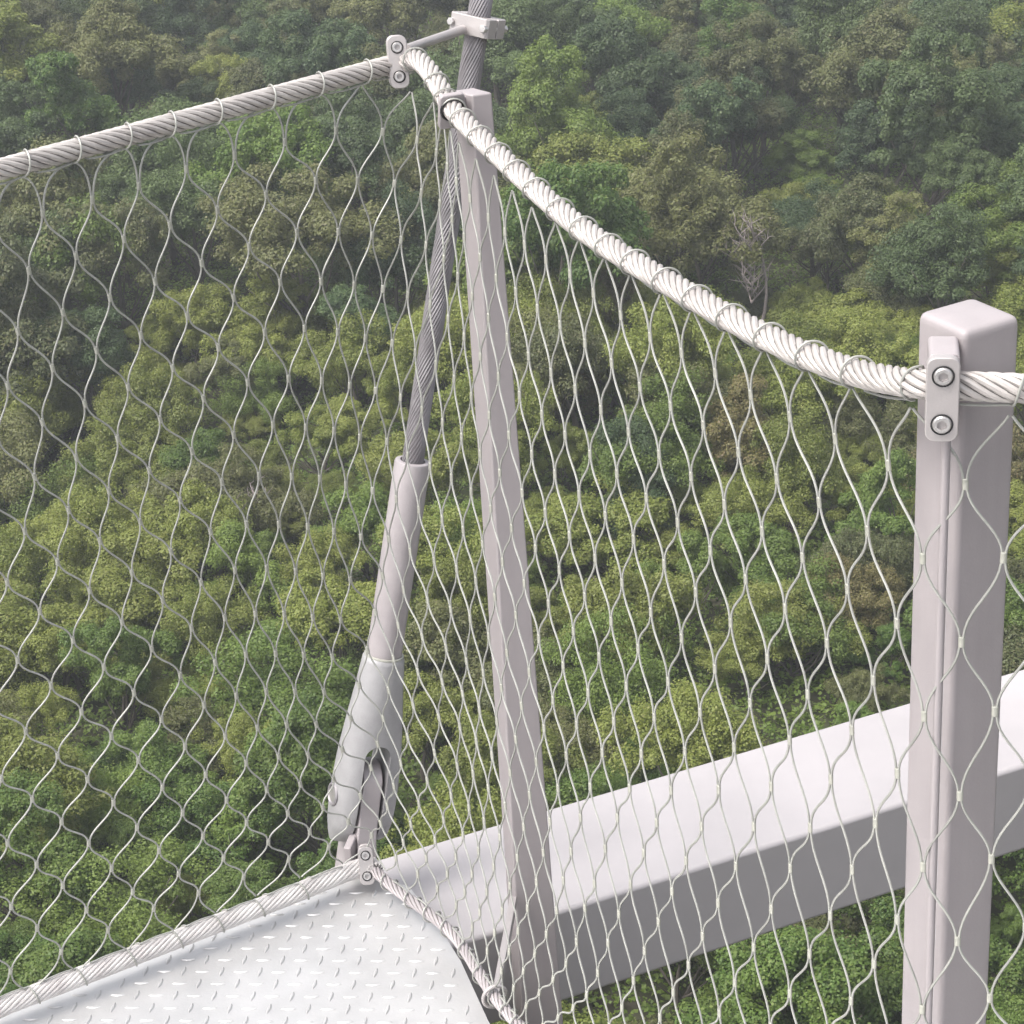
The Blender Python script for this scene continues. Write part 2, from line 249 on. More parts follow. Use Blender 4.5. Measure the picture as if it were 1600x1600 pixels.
 [(-0.9717,0.6019),(-0.8990,0.6011),(-0.8258,0.6002),(-0.7518,0.5989),(-0.6766,0.5972),(-0.5992,0.5952),(-0.5186,0.5947),(-0.4411,0.5954),(-0.3692,0.5940),(-0.3084,0.5858),(-0.2562,0.5880),(-0.2070,0.5971),(-0.1596,0.6109),(-0.1120,0.6287),(-0.0646,0.6458),(-0.0052,0.6524),(0.0641,0.6481),(0.1373,0.6367),(0.2089,0.6240),(0.2738,0.6155),(0.3283,0.6084),(0.3845,0.6040),(0.4429,0.6019),(0.5047,0.6031),(0.5645,0.6102),(0.6260,0.6198),(0.6930,0.6254),(0.7561,0.6365),(0.8208,0.6490),(0.8884,0.6657),(0.9566,0.6824),(1.0283,0.6922),(1.0997,0.6979),(1.1705,0.6996),(1.2393,0.6981),(1.3060,0.6920),(1.3716,0.6807),(1.4368,0.6664),(1.5022,0.6511),(1.5680,0.6360),(1.6342,0.6215)],
 [(-0.9316,0.6484),(-0.8585,0.6476),(-0.7848,0.6466),(-0.7101,0.6453),(-0.6337,0.6434),(-0.5547,0.6406),(-0.4736,0.6416),(-0.3951,0.6419),(-0.3241,0.6414),(-0.2694,0.6411),(-0.2204,0.6455),(-0.1716,0.6585),(-0.1248,0.6735),(-0.0765,0.6902),(-0.0169,0.6982),(0.0526,0.6958),(0.1263,0.6854),(0.1979,0.6712),(0.2624,0.6607),(0.3184,0.6574),(0.3736,0.6493),(0.4293,0.6479),(0.4869,0.6506),(0.5453,0.6574),(0.6039,0.6660),(0.6662,0.6738),(0.7275,0.6865),(0.7928,0.6980),(0.8603,0.7133),(0.9270,0.7329),(0.9951,0.7436),(1.0651,0.7482),(1.1352,0.7490),(1.2044,0.7467),(1.2723,0.7411),(1.3389,0.7321),(1.4047,0.7201),(1.4702,0.7063),(1.5358,0.6919),(1.6017,0.6776),(1.6678,0.6637)],
 [(-0.9642,0.6949),(-0.8912,0.6941),(-0.8177,0.6932),(-0.7433,0.6922),(-0.6676,0.6912),(-0.5896,0.6898),(-0.5082,0.6867),(-0.4281,0.6874),(-0.3519,0.6895),(-0.2854,0.6914),(-0.2338,0.6951),(-0.1851,0.7039),(-0.1374,0.7181),(-0.0884,0.7332),(-0.0285,0.7417),(0.0409,0.7417),(0.1155,0.7341),(0.1892,0.7210),(0.2542,0.7062),(0.3099,0.7010),(0.3610,0.6963),(0.4160,0.6943),(0.4715,0.6975),(0.5267,0.7051),(0.5824,0.7158),(0.6424,0.7267),(0.7022,0.7337),(0.7634,0.7469),(0.8292,0.7615),(0.8964,0.7757),(0.9636,0.7872),(1.0318,0.7926),(1.1008,0.7935),(1.1698,0.7913),(1.2381,0.7863),(1.3054,0.7787),(1.3719,0.7686),(1.4377,0.7568),(1.5034,0.7438),(1.5691,0.7304),(1.6349,0.7170)],
 [(-0.9241,0.7399),(-0.8506,0.7389),(-0.7763,0.7378),(-0.7011,0.7364),(-0.6243,0.7342),(-0.5450,0.7312),(-0.4632,0.7324),(-0.3862,0.7320),(-0.3137,0.7369),(-0.2500,0.7429),(-0.1978,0.7482),(-0.1493,0.7589),(-0.0995,0.7736),(-0.0406,0.7829),(0.0275,0.7850),(0.1012,0.7807),(0.1763,0.7717),(0.2460,0.7599),(0.3003,0.7465),(0.3517,0.7419),(0.4037,0.7408),(0.4578,0.7434),(0.5120,0.7501),(0.5651,0.7594),(0.6206,0.7668),(0.6785,0.7803),(0.7399,0.7946),(0.8015,0.8064),(0.8657,0.8169),(0.9318,0.8255),(0.9989,0.8309),(1.0670,0.8326),(1.1355,0.8311),(1.2039,0.8270),(1.2716,0.8207),(1.3386,0.8125),(1.4048,0.8025),(1.4706,0.7913),(1.5362,0.7793),(1.6019,0.7670),(1.6678,0.7545)],
 [(-0.9573,0.7851),(-0.8838,0.7841),(-0.8096,0.7828),(-0.7345,0.7812),(-0.6583,0.7793),(-0.5806,0.7771),(-0.5014,0.7758),(-0.4233,0.7763),(-0.3479,0.7803),(-0.2796,0.7850),(-0.2144,0.7897),(-0.1613,0.7975),(-0.1115,0.8114),(-0.0531,0.8213),(0.0129,0.8250),(0.0839,0.8231),(0.1564,0.8169),(0.2259,0.8080),(0.2866,0.7972),(0.3396,0.7893),(0.3908,0.7869),(0.4426,0.7888),(0.4961,0.7945),(0.5503,0.8039),(0.6023,0.8175),(0.6559,0.8289),(0.7151,0.8412),(0.7750,0.8493),(0.8364,0.8557),(0.9002,0.8613),(0.9659,0.8652),(1.0331,0.8668),(1.1013,0.8660),(1.1697,0.8631),(1.2378,0.8583),(1.3051,0.8518),(1.3716,0.8438),(1.4375,0.8346),(1.5031,0.8243),(1.5687,0.8135),(1.6344,0.8022)],
 [(-0.9176,0.8289),(-0.8435,0.8276),(-0.7686,0.8260),(-0.6927,0.8241),(-0.6159,0.8222),(-0.5380,0.8205),(-0.4600,0.8186),(-0.3862,0.8219),(-0.3149,0.8255),(-0.2446,0.8307),(-0.1789,0.8376),(-0.1231,0.8475),(-0.0662,0.8577),(-0.0020,0.8621),(0.0660,0.8616),(0.1348,0.8575),(0.2020,0.8510),(0.2648,0.8432),(0.3216,0.8363),(0.3740,0.8327),(0.4242,0.8333),(0.4744,0.8378),(0.5258,0.8458),(0.5777,0.8574),(0.6304,0.8695),(0.6864,0.8795),(0.7454,0.8866),(0.8058,0.8909),(0.8680,0.8940),(0.9324,0.8963),(0.9987,0.8974),(1.0665,0.8970),(1.1351,0.8950),(1.2037,0.8916),(1.2716,0.8869),(1.3384,0.8809),(1.4043,0.8738),(1.4698,0.8656),(1.5352,0.8565),(1.6008,0.8467),(1.6666,0.8365)],
 [(-0.9521,0.8735),(-0.8782,0.8721),(-0.8035,0.8706),(-0.7281,0.8688),(-0.6518,0.8666),(-0.5751,0.8643),(-0.4987,0.8626),(-0.4246,0.8647),(-0.3508,0.8649),(-0.2812,0.8681),(-0.2106,0.8725),(-0.1423,0.8812),(-0.0828,0.8921),(-0.0181,0.8964),(0.0488,0.8966),(0.1142,0.8941),(0.1775,0.8896),(0.2391,0.8843),(0.2982,0.8792),(0.3530,0.8761),(0.4032,0.8759),(0.4502,0.8790),(0.4970,0.8851),(0.5461,0.8936),(0.5983,0.9029),(0.6538,0.9112),(0.7123,0.9173),(0.7727,0.9211),(0.8344,0.9232),(0.8978,0.9245),(0.9632,0.9250),(1.0307,0.9247),(1.0997,0.9235),(1.1692,0.9213),(1.2380,0.9182),(1.3053,0.9142),(1.3713,0.9093),(1.4365,0.9033),(1.5016,0.8962),(1.5669,0.8882),(1.6326,0.8795)],
 [(-0.9137,0.9164),(-0.8395,0.9150),(-0.7646,0.9134),(-0.6889,0.9116),(-0.6126,0.9097),(-0.5365,0.9083),(-0.4623,0.9093),(-0.3910,0.9085),(-0.3189,0.9075),(-0.2469,0.9099),(-0.1734,0.9114),(-0.1038,0.9197),(-0.0377,0.9257),(0.0310,0.9276),(0.0954,0.9268),(0.1539,0.9244),(0.2111,0.9212),(0.2702,0.9179),(0.3284,0.9158),(0.3811,0.9156),(0.4264,0.9179),(0.4679,0.9225),(0.5115,0.9285),(0.5613,0.9349),(0.6168,0.9406),(0.6761,0.9449),(0.7373,0.9476),(0.7993,0.9494),(0.8622,0.9503),(0.9267,0.9505),(0.9935,0.9502),(1.0628,0.9496),(1.1334,0.9485),(1.2038,0.9467),(1.2723,0.9444),(1.3384,0.9416),(1.4031,0.9379),(1.4677,0.9330),(1.5329,0.9269),(1.5984,0.9198),(1.6643,0.9121)],
 [(-0.9498,0.9603),(-0.8762,0.9589),(-0.8021,0.9575),(-0.7273,0.9561),(-0.6520,0.9549),(-0.5760,0.9543),(-0.5002,0.9541),(-0.4285,0.9491),(-0.3573,0.9430),(-0.2859,0.9456),(-0.2125,0.9474),(-0.1379,0.9472),(-0.0702,0.9514),(0.0051,0.9553),(0.0772,0.9566),(0.1324,0.9562),(0.1820,0.9549),(0.2372,0.9533),(0.2986,0.9524),(0.3575,0.9526),(0.4052,0.9545),(0.4422,0.9582),(0.4782,0.9629),(0.5226,0.9673),(0.5773,0.9705),(0.6377,0.9725),(0.7004,0.9734),(0.7634,0.9742),(0.8263,0.9750),(0.8900,0.9752),(0.9556,0.9749),(1.0243,0.9746),(1.0958,0.9744),(1.1680,0.9737),(1.2389,0.9726),(1.3061,0.9714),(1.3700,0.9700),(1.4337,0.9674),(1.4985,0.9632),(1.5640,0.9579),(1.6299,0.9516)],
 [(-0.9134,1.0024),(-0.8401,1.0010),(-0.7664,0.9997),(-0.6925,0.9984),(-0.6187,0.9973),(-0.5457,0.9959),(-0.4741,0.9925),(-0.3969,0.9881),(-0.3234,0.9854),(-0.2570,0.9836),(-0.1900,0.9818),(-0.1165,0.9796),(-0.0430,0.9836),(0.0504,0.9856),(0.1101,0.9868),(0.1556,0.9871),(0.2020,0.9868),(0.2630,0.9869),(0.3266,0.9876),(0.3830,0.9893),(0.4207,0.9924),(0.4519,0.9963),(0.4874,0.9999),(0.5394,1.0017),(0.5994,1.0020),(0.6628,1.0012),(0.7274,1.0001),(0.7907,1.0006),(0.8541,1.0009),(0.9187,1.0006),(0.9857,1.0001),(1.0570,1.0005),(1.1300,1.0007),(1.2028,1.0005),(1.2730,1.0001),(1.3372,1.0004),(1.3997,1.0000),(1.4641,0.9976),(1.5296,0.9940),(1.5954,0.9892),(1.6615,0.9837)],
]
TOP=[(-1.2842,1.9466,1.2200), (-0.1093,2.9390,1.2200), (0.3477,1.7746,1.2200), (1.3163,1.5107,1.2200)]
BOT=[(-1.5333,2.1081,0.0350), (-0.2437,2.8686,0.0350), (0.3364,1.7750,0.0450), (1.3050,1.5111,0.0450)]
LENS=(0.59151,1.25088,0.08366)

TOPV = [(-1.40, 0), (0.0, 0), (0.03, -0.006), (0.052, -0.0122), (0.094, -0.0095), (0.135, 0.001), (0.178, 0.0148), (0.252, 0.0244), (0.372, 0.0362), (0.465, 0.0447), (0.553, 0.0504),
        (0.635, 0.0518), (0.713, 0.0505), (0.787, 0.0485), (0.857, 0.0465), (0.923, 0.0438), (0.987, 0.0400), (1.047, 0.0352), (1.104, 0.0285), (1.159, 0.0205), (1.20, 0.012), (1.2508, 0.0), (1.30, 0.0), (2.2, 0.0)]
UK = [-2.6, 0.0, 1.0, 13.0]
def s2u(s): return s / LENS[0] if s < 0 else (s / LENS[1] if s < LENS[1] else 1 + (s - LENS[1]) / LENS[2])
TOPA, BOTA = np.array(TOP), np.array(BOT)
def surf(s, v):
    u = s2u(s); i = 0 if u < 0 else (1 if u < 1 else 2); a = (u - UK[i]) / (UK[i + 1] - UK[i])
    T = TOPA[i] + (TOPA[i + 1] - TOPA[i]) * a; Bt = BOTA[i] + (BOTA[i + 1] - BOTA[i]) * a
    P = T + (Bt - T) * v
    if i == 1: P = P + BOWN * (BOW * math.exp(-((a - 0.175) / 0.10) ** 2) * max(v, 0) ** 3)
    return P
BOW = 0.024; BOWN = np.array([0.93, 0.36, 0])
def dark_core(o, mb):  # colours the core tube dark so the strand gaps read as shaded grooves
    o.data.materials.append(M_GROOVE_SHADE); k = np.zeros(len(o.data.polygons), dtype=np.int32); k[:mb.ncore] = 1; o.data.polygons.foreach_set('material_index', k)
def smooth_path(P, step):
    P = np.asarray(P, float); d = np.r_[0, np.cumsum(np.linalg.norm(np.diff(P, axis=0), axis=1))]
    n = int(d[-1] / step) + 2; t = np.linspace(0, d[-1], n)
    # Catmull-Rom through the control points
    out = []
    for x in t:
        i = min(max(np.searchsorted(d, x) - 1, 0), len(P) - 2); h = d[i + 1] - d[i]; w = (x - d[i]) / h
        m0 = (P[i + 1] - P[max(i - 1, 0)]) / (d[i + 1] - d[max(i - 1, 0)]) * h; m1 = (P[min(i + 2, len(P) - 1)] - P[i]) / (d[min(i + 2, len(P) - 1)] - d[i]) * h
        out.append((2*w**3-3*w**2+1)*P[i] + (w**3-2*w**2+w)*m0 + (-2*w**3+3*w**2)*P[i+1] + (w**3-w**2)*m1)
    return np.array(out)
def frames(P):
    T = np.gradient(P, axis=0); T /= np.linalg.norm(T, axis=1)[:, None]
    ref = np.array([0, 0, 1.0]) if abs(T[0][2]) < 0.8 else np.array([0, 1.0, 0]); a = np.cross(T[0], ref); a /= np.linalg.norm(a); A = []
    for i in range(len(P)):
        a = a - T[i] * a.dot(T[i]); a /= np.linalg.norm(a); A.append(a.copy())
    A = np.array(A); return T, A, np.cross(T, A)
def rope_mesh(mb, P, R, n, wr, lay, sides=6, core=None, hand=1):
    d = np.r_[0, np.cumsum(np.linalg.norm(np.diff(P, axis=0), axis=1))]; T, A, B = frames(P)
    mb.tube(P, core or (R - wr * 0.2), 12); mb.ncore = len(mb.f)
    for k in range(n):
        th = hand * 2 * math.pi * d / lay + 2 * math.pi * k / n
        Q = P + R * (np.cos(th)[:, None] * A + np.sin(th)[:, None] * B); mb.tube(Q, wr, sides)

top_pts = [surf(s, v) for s, v in TOPV]
TOP_PATH = smooth_path(top_pts, 0.006)
mb = MB(); rope_mesh(mb, TOP_PATH, 0.0096, 8, 0.0033, 0.115, sides=8, hand=1, core=0.0109)
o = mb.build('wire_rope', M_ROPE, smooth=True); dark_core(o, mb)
tag(o, 'thick twisted steel wire rope forming the top edge of the netting', 'rope')

# ------------------------------------------------------------------ foot rope (under the netting, along the deck edge)
bl = [BOTA[0] + (BOTA[1] - BOTA[0]) * t for t in np.linspace(0, 1, 12)[:-1]]
br = [surf(LENS[1] * t, 1.0) for t in np.linspace(0, 1, 24)]
bb = [BOTA[2] + (BOTA[3] - BOTA[2]) * t for t in (0.1, 0.3, 0.7)]
FOOT_PATH = smooth_path(br + bb, 0.007); FOOT_L = smooth_path(bl + [BOTA[1], surf(0.02, 1.0)], 0.007)
# the foot rope sags a little between lashings
mb = MB(); rope_mesh(mb, FOOT_L, 0.0112, 13, 0.0028, 0.17, sides=8, hand=-1, core=0.0118)
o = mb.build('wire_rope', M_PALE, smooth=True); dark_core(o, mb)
tag(o, 'thick steel wire rope along the left edge of the tread plate deck', 'rope')
mb = MB(); rope_mesh(mb, FOOT_PATH, 0.0062, 7, 0.0024, 0.10, sides=8, hand=1, core=0.0072)
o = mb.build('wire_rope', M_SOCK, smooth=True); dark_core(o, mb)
tag(o, 'thinner steel rope along the right deck edge wrapped closely by the netting', 'rope')

# ------------------------------------------------------------------ netting
net = empty('wire_net', tuple(BOTA[1]), 'stainless steel diamond mesh netting stretched between the top rope and the deck edge rope', 'net')
NR = len(NET_ROWS); C0 = -8
def knot(r, c):
    j = c - C0 - (0 if r % 2 else 0.5); j = int(round(j))
    if j < 0 or j >= len(NET_ROWS[r]): return None
    s, v = NET_ROWS[r][j]
    return surf(s, v)
def col_dir(r, c):
    a = knot(r - 1, c - .5) if r > 0 else None; a2 = knot(r - 1, c + .5) if r > 0 else None
    b = knot(r + 1, c - .5) if r < NR - 1 else None; b2 = knot(r + 1, c + .5) if r < NR - 1 else None
    upm = (a + a2) / 2 if a is not None and a2 is not None else knot(r, c)
    dnm = (b + b2) / 2 if b is not None and b2 is not None else knot(r, c)
    d = dnm - upm; n_ = np.linalg.norm(d)
    return d / n_ if n_ > 1e-6 else np.array([0, 0, -1.0])
rng = random.Random(4)
mb = MB(); FERR = []
WR = 0.00128
def row_dir(r, c):
    a, b = knot(r, c - 1), knot(r, c + 1); p = knot(r, c)
    a = p if a is None else a; b = p if b is None else b
    d = b - a; return d / (np.linalg.norm(d) + 1e-9)
JIT = {}
def jk(r, c):
    p = knot(r, c)
    if p is None: return None
    return p
for r in range(NR):
    cs = [C0 + j + (0 if r % 2 else 0.5) for j in range(len(NET_ROWS[r]))]
    for c in cs:
        p = jk(r, c)
        if 0 < r < NR - 1: FERR.append((p, col_dir(r, c), row_dir(r, c)))
        if r == NR - 1: continue
        for sg in (-1, 1):
            q = jk(r + 1, c + sg * .5)
            if q is None: continue
            d0, d1 = col_dir(r, c), col_dir(r + 1, c + sg * .5)
            e0, e1 = row_dir(r, c), row_dir(r + 1, c + sg * .5)
            L_ = np.linalg.norm(q - p)
            left_loop = (r == 0 and c < 6)
            p0 = p + e0 * sg * 0.0014; q0 = q - e1 * sg * 0.0014
            if left_loop:
                wq = abs(float((q - p).dot(e0))); t0 = e0 * sg * wq * 0.62 + (q - p) * 0.03; t1 = d1 * L_ * 0.42
            elif r == 0:
                t0 = (q - p) * 0.33; t1 = d1 * L_ * 0.42
            elif r == NR - 2:
                t0 = d0 * L_ * 0.45; t1 = (q - p) * 0.3
            else:
                kk = (0.24 if c < 9 else 0.27) + rng.uniform(-.03, .03); t0 = d0 * L_ * kk + (q - p) * 0.06; t1 = d1 * L_ * kk + (q - p) * 0.06
                p0 = p0 + d0 * 0.004; q0 = q0 - d1 * 0.004
            c1, c2 = p0 + t0, q0 - t1
            ts = np.linspace(0, 1, 11)[:, None]
            Bz = (1 - ts)**3 * p0 + 3 * (1 - ts)**2 * ts * c1 + 3 * (1 - ts) * ts**2 * c2 + ts**3 * q0
            if 0 < r < NR - 2: Bz = np.vstack([p0 - d0 * 0.004, Bz, q0 + d1 * 0.004])
            mb.tube(Bz, WR, 6)
# lashing wire: one turn round the rope at every top and bottom cell
def lashing(path_s, vfun, r_rope, flip):
    pts = []
    for j in range(len(path_s) - 1):
        sa, sb = path_s[j], path_s[j + 1]; k = 22
        for i in range(k):
            w = i / k; th = 2 * math.pi * w
            s = sa + (sb - sa) * (0.5 - 0.5 * math.cos(math.pi * w)) if False else sa + (sb - sa) * w
            P0 = surf(s, vfun(s)); P1 = surf(s + 0.004, vfun(s + 0.004)); T = P1 - P0; T /= np.linalg.norm(T)
            upv = np.array([0, 0, 1.0]); upv -= T * upv.dot(T); upv /= np.linalg.norm(upv); sd = np.cross(T, upv)
            pts.append(P0 + r_rope * (-math.cos(th) * upv * flip + math.sin(th) * sd))
    return pts
tv_s = [a for a, b in TOPV]; tv_v = [b for a, b in TOPV]
ftop = lambda s: float(np.interp(s, tv_s, tv_v))
S0 = [p[0] for p in NET_ROWS[0]]; S20 = [p[0] for p in NET_ROWS[-1]]
# the turn is concentrated near each cell: a steep wrap on the rope then a run along its underside
def wraps(mb, S_, vfun, R_, flip):
    for j in range(len(S_) - 1):
        sa = S_[j]; gap = min(0.022, abs(S_[j + 1] - S_[j]) * 0.55)
        pts = []
        for i in range(25):
            w = i / 24; th = 2 * math.pi * w; s = sa + gap * w
            P0 = surf(s, vfun(s)); P1 = surf(s + 0.004, vfun(s + 0.004)); T = P1 - P0; T /= np.linalg.norm(T)
            upv = np.array([0, 0, 1.0]); upv -= T * upv.dot(T); upv /= np.linalg.norm(upv); sd = np.cross(T, upv)
            pts.append(P0 + R_ * (-math.cos(th) * upv * flip + math.sin(th) * sd))
        mb.tube(pts, WR * 0.95, 6)
        # run to the next cell along the rope
        run = []
        for i in range(7):
            w = i / 6; s = sa + gap + (S_[j + 1] - sa - gap) * w
            run.append(surf(s, vfun(s)) + np.array([0, 0, -R_ * flip - 0.002 * math.sin(math.pi * w) * flip]))
        mb.tube(run, WR * 0.95, 6)
wraps(mb, S0, ftop, 0.0148, 1)
wraps(mb, [q for q in S20 if q < 0.0], lambda s: 1.0, 0.0150, -1); wraps(mb, [q for q in S20 if q > -0.02], lambda s: 1.0, 0.0110, -1)
nw = mb.build('mesh_wire', M_WIRE, net, smooth=True); nw.modifiers.clear()
camp = np.array([0, 0, CAM_H])
def in_view(p):
    q = M.inverted() @ Vector(p)
    return abs(F_PX * q.x / -q.z) < 800 and abs(F_PX * q.y / -q.z) < 800
vis = [f for f in FERR if in_view(f[0])]; vis.sort(key=lambda f: np.linalg.norm(f[0] - camp))
near100 = vis[:100]; ids = set(id(f) for f in near100)
def ferr_mb(mb, f):
    p, d, e = f; n = np.cross(e, d); n /= np.linalg.norm(n); e2 = np.cross(d, n); rings = []
    for t, k in ((-0.0052, 0.80), (-0.0044, 1.0), (0.0044, 1.0), (0.0052, 0.80)):
        rings.append([p + d * t + k * (e2 * 0.0030 * math.cos(a) + n * 0.0020 * math.sin(a)) for a in np.arange(12) * 2 * math.pi / 12])
    mb.loft(rings)
for f in near100:
    b_ = MB(); ferr_mb(b_, f); o = b_.build('ferrule', M_FERR, net, smooth=False)
b_ = MB()
for f in FERR:
    if id(f) not in ids: ferr_mb(b_, f)
o = b_.build('ferrule', M_FERR, net); tag(o, kind='stuff')

# ------------------------------------------------------------------ deck
deck = empty('viewing_deck', (-0.24, 2.86, 0), 'bright galvanised tread plate deck corner with embossed teardrop pattern', 'deck')
outl = [(-0.310, 2.892), (-0.232, 2.889), (-0.184, 2.857), (-0.1455, 2.768), (-0.1088, 2.668), (-0.072, 2.530), (-0.01, 2.36), (0.17, 1.92), (0.33, 1.66), (1.45, 1.35), (1.45, -1.2), (-2.2, -1.2), (-2.2, 1.622), (-1.55, 2.059)]
b_ = MB(); n_ = len(outl)
b_.loft([[np.array([x, y, -0.008]) for x, y in outl], [np.array([x, y, 0.0]) for x, y in outl]])
# raised teardrops, two directions alternating
def inside(x, y, pts):
    c = False; j = len(pts) - 1
    for i in range(len(pts)):
        xi, yi = pts[i]; xj, yj = pts[j]
        if (yi > y) != (yj > y) and x < (xj - xi) * (y - yi) / (yj - yi) + xi: c = not c
        j = i
    return c
shr = [(x + (0.010 if x < -0.2 else -0.010), y - 0.020) for x, y in outl]
rot = math.radians(-6); px_ = 0.0275
for i in range(-45, 45):
    for j in range(-35, 35):
        u_, v_ = i * px_, j * px_
        x = u_ * math.cos(rot) - v_ * math.sin(rot) - 0.2; y = u_ * math.sin(rot) + v_ * math.cos(rot) + 2.4
        if y < 1.75 or abs(x) > 1.0 or not inside(x, y, shr) or x < -0.50 - (2.84 - y) * 1.9: continue
        ang = rot + (0.0 if (i + j) % 2 == 0 else math.pi / 2 - 0.15) + math.radians(4)
        ca, sa = math.cos(ang), math.sin(ang); Lh, Wh, Hh = 0.0115, 0.0030, 0.0019
        prof = [(-1, 0), (-0.6, 0.62), (0, 1), (0.55, 0.72), (1, 0), (0.55, -0.72), (0, -1), (-0.6, -0.62)]
        base = [(x + ca * a * Lh - sa * b * Wh, y + sa * a * Lh + ca * b * Wh, 0.0002) for a, b in prof]
        topr = [(x + ca * a * Lh * .72 - sa * b * Wh * .42, y + sa * a * Lh * .72 + ca * b * Wh * .42, Hh) for a, b in prof]
        b_.loft([[np.array(p) for p in base], [np.array(p) for p in topr]])
o = b_.build('tread_plate', M_DECK, deck)
# fascia: folded edge below the plate, set 6 mm in
b_ = MB()
ins = [(-0.308, 2.886), (-0.235, 2.883), (-0.1895, 2.852), (-0.1515, 2.764), (-0.1150, 2.664), (-0.078, 2.527), (-0.017, 2.357), (0.163, 1.916), (0.325, 1.653), (1.44, 1.34), (1.44, -1.19), (-2.19, -1.19), (-2.19, 1.612), (-1.55, 2.050)]
b_.loft([[np.array([x, y, -0.19]) for x, y in ins], [np.array([x, y, -0.0085]) for x, y in ins]], cap=False)
b_.build('fascia', M_PAINT, deck)

# gusset at the corner carrying the cable, with the pale ear plates beside it
Pz0, Pz1 = np.array([-0.2526, 2.960, 0.0823]), np.array([-0.0016, 3.110, 1.2549])
U = (Pz1 - Pz0) / np.linalg.norm(Pz1 - Pz0)
Aax = np.array([-0.93, -0.37, 0]); Aax -= U * Aax.dot(U); Aax /= np.linalg.norm(Aax)
Bax = np.cross(U, Aax)                      # faces away or towards camera
if Bax[1] > 0: Bax = -Bax
gh = np.array([Aax[0], Aax[1], 0]); gh /= np.linalg.norm(gh)
gd = np.array([-gh[1], gh[0], 0]);  gd = gd if gd[1] < 0 else -gd     # horizontal, towards camera
P_fk0 = Pz0 + (Pz1 - Pz0) * ((0.318 - Pz0[2]) / (Pz1[2] - Pz0[2]))
b_ = MB(); gw = 0.0158
prof = [(-0.40, -0.034), (-0.225, -0.034)] + [(-0.200 + 0.034 * math.sin(a), -0.034 * math.cos(a)) for a in np.linspace(0.1, math.pi - 0.1, 9)] + [(-0.225, 0.034), (-0.28, 0.040), (-0.318, 0.058), (-0.40, 0.062)]
b_.loft([[P_fk0 + U * t + Bax * x + Aax * gw for t, x in prof], [P_fk0 + U * t + Bax * x - Aax * gw for t, x in prof]])
b_.build('gusset_plate', M_SOCK, deck, bevel=0.003)
b_ = MB(); base = np.array([-0.262, 2.915, 0.0])
b_.box(base + np.array([-0.006, 0.0, 0.020]), (gh * 0.55 + gd * 0.85, np.cross([0, 0, 1], gh * 0.55 + gd * 0.85), (0, 0, 1)), (0.030, 0.006, 0.036))
b_.build('side_ear', M_PAINT, deck, bevel=0.0025)

# ------------------------------------------------------------------ outer box beam
bd = np.array([0.92, 0.392, 0]); bd /= np.linalg.norm(bd); bn = np.array([-bd[1], bd[0], 0])
beam = empty('box_beam', tuple(np.array([-0.132, 2.812, -0.25])), 'pale grey steel box beam running out beyond the netting behind both posts', 'beam')
nearp = np.array([-0.132, 2.812, 0]); s0_, s1_ = -0.05, 5.0
c_ = nearp + bn * 0.1355 + bd * (s0_ + s1_) / 2 + np.array([0, 0, -0.165])
b_ = MB(); b_.box(c_, (bd, bn, (0, 0, 1)), ((s1_ - s0_) / 2, 0.1325, 0.085)); b_.build('beam_body', M_BEAM, beam, bevel=0.008, seg=4)

# ------------------------------------------------------------------ middle post (slim, tapered, notch for the rope)
post = empty('fence_post', (0.0, 2.79, -0.4), 'slim tapered grey steel post in the middle with the rope through its notched top', 'post')
def pc(z):
    t = (1.216 - z) / 1.216
    Fc = np.array([-0.0195 - 0.008 * t, 2.774, z]); Rc = np.array([0.0055 + 0.0235 * t, 2.782, z]); Lc = np.array([-0.0427 + 0.0027 * t, 2.802, z])
    return [Lc, Fc, Rc, Lc + Rc - Fc]
b_ = MB(); b_.loft([pc(z) for z in (-0.42, 0.0, 0.6, 1.216)]); b_.build('post_body', M_PAINT, post, bevel=0.0028, seg=3)
# saddle plate the rope rides through, on the corner side
Mh = surf(0.178, 0.0148); Tm = surf(0.20, 0.0175) - surf(0.16, 0.008); Tm /= np.linalg.norm(Tm)
b_ = MB()
X_, Y_, Z_ = basis(Tm)      # plate plane across the rope
plate(b_, Mh + Y_ * -0.004, X_, Y_, Z_, 0.0165, 0.0235, 0.0042, 0.006)
# web back to the post
wv = np.array([-0.028, 2.790, 1.196]) - Mh; wl = np.linalg.norm(wv[:2]); wd = np.array([wv[0], wv[1], 0]) / wl
b_.box(Mh + wd * wl * 0.6 + np.array([0, 0, -0.004]), (wd, np.cross([0, 0, 1], wd), (0, 0, 1)), (wl * 0.45, 0.0055, 0.014))
sad = b_.build('rope_saddle', M_PAINT, post, bevel=0.0022)
b_ = MB()
for off in (0.0046,):
    rg = [Mh + Tm * off + 0.0146 * (X_ * math.cos(a) + Y_ * math.sin(a)) for a in np.linspace(0, 2 * math.pi, 28)]
    b_.tube(rg, 0.0017, 7, False)
b_.build('saddle_liner', M_RUBBER, post, smooth=True)
# foot bracket reaching to the deck edge rope
b_ = MB(); fr = surf(0.53, 1.0)
fr = FOOT_PATH[np.argmin([abs(p[1] - 2.53) + (0 if p[0] > -0.25 else 9) for p in FOOT_PATH])]
pb = np.array([-0.030, 2.765, fr[2]])
b_.box((fr + pb) / 2 + np.array([0, 0, -0.008]), (pb - fr, np.cross([0, 0, 1], pb - fr), (0, 0, 1)), (np.linalg.norm(pb - fr) / 2, 0.005, 0.0075))
b_.tube([fr + 0.0165 * np.array([math.cos(a) * 0.94, math.cos(a) * 0.33, math.sin(a)]) for a in np.linspace(0, 2 * math.pi, 22)], 0.0030, 8, False)
b_.build('foot_bracket', M_CLAMP, post, bevel=0.0018)

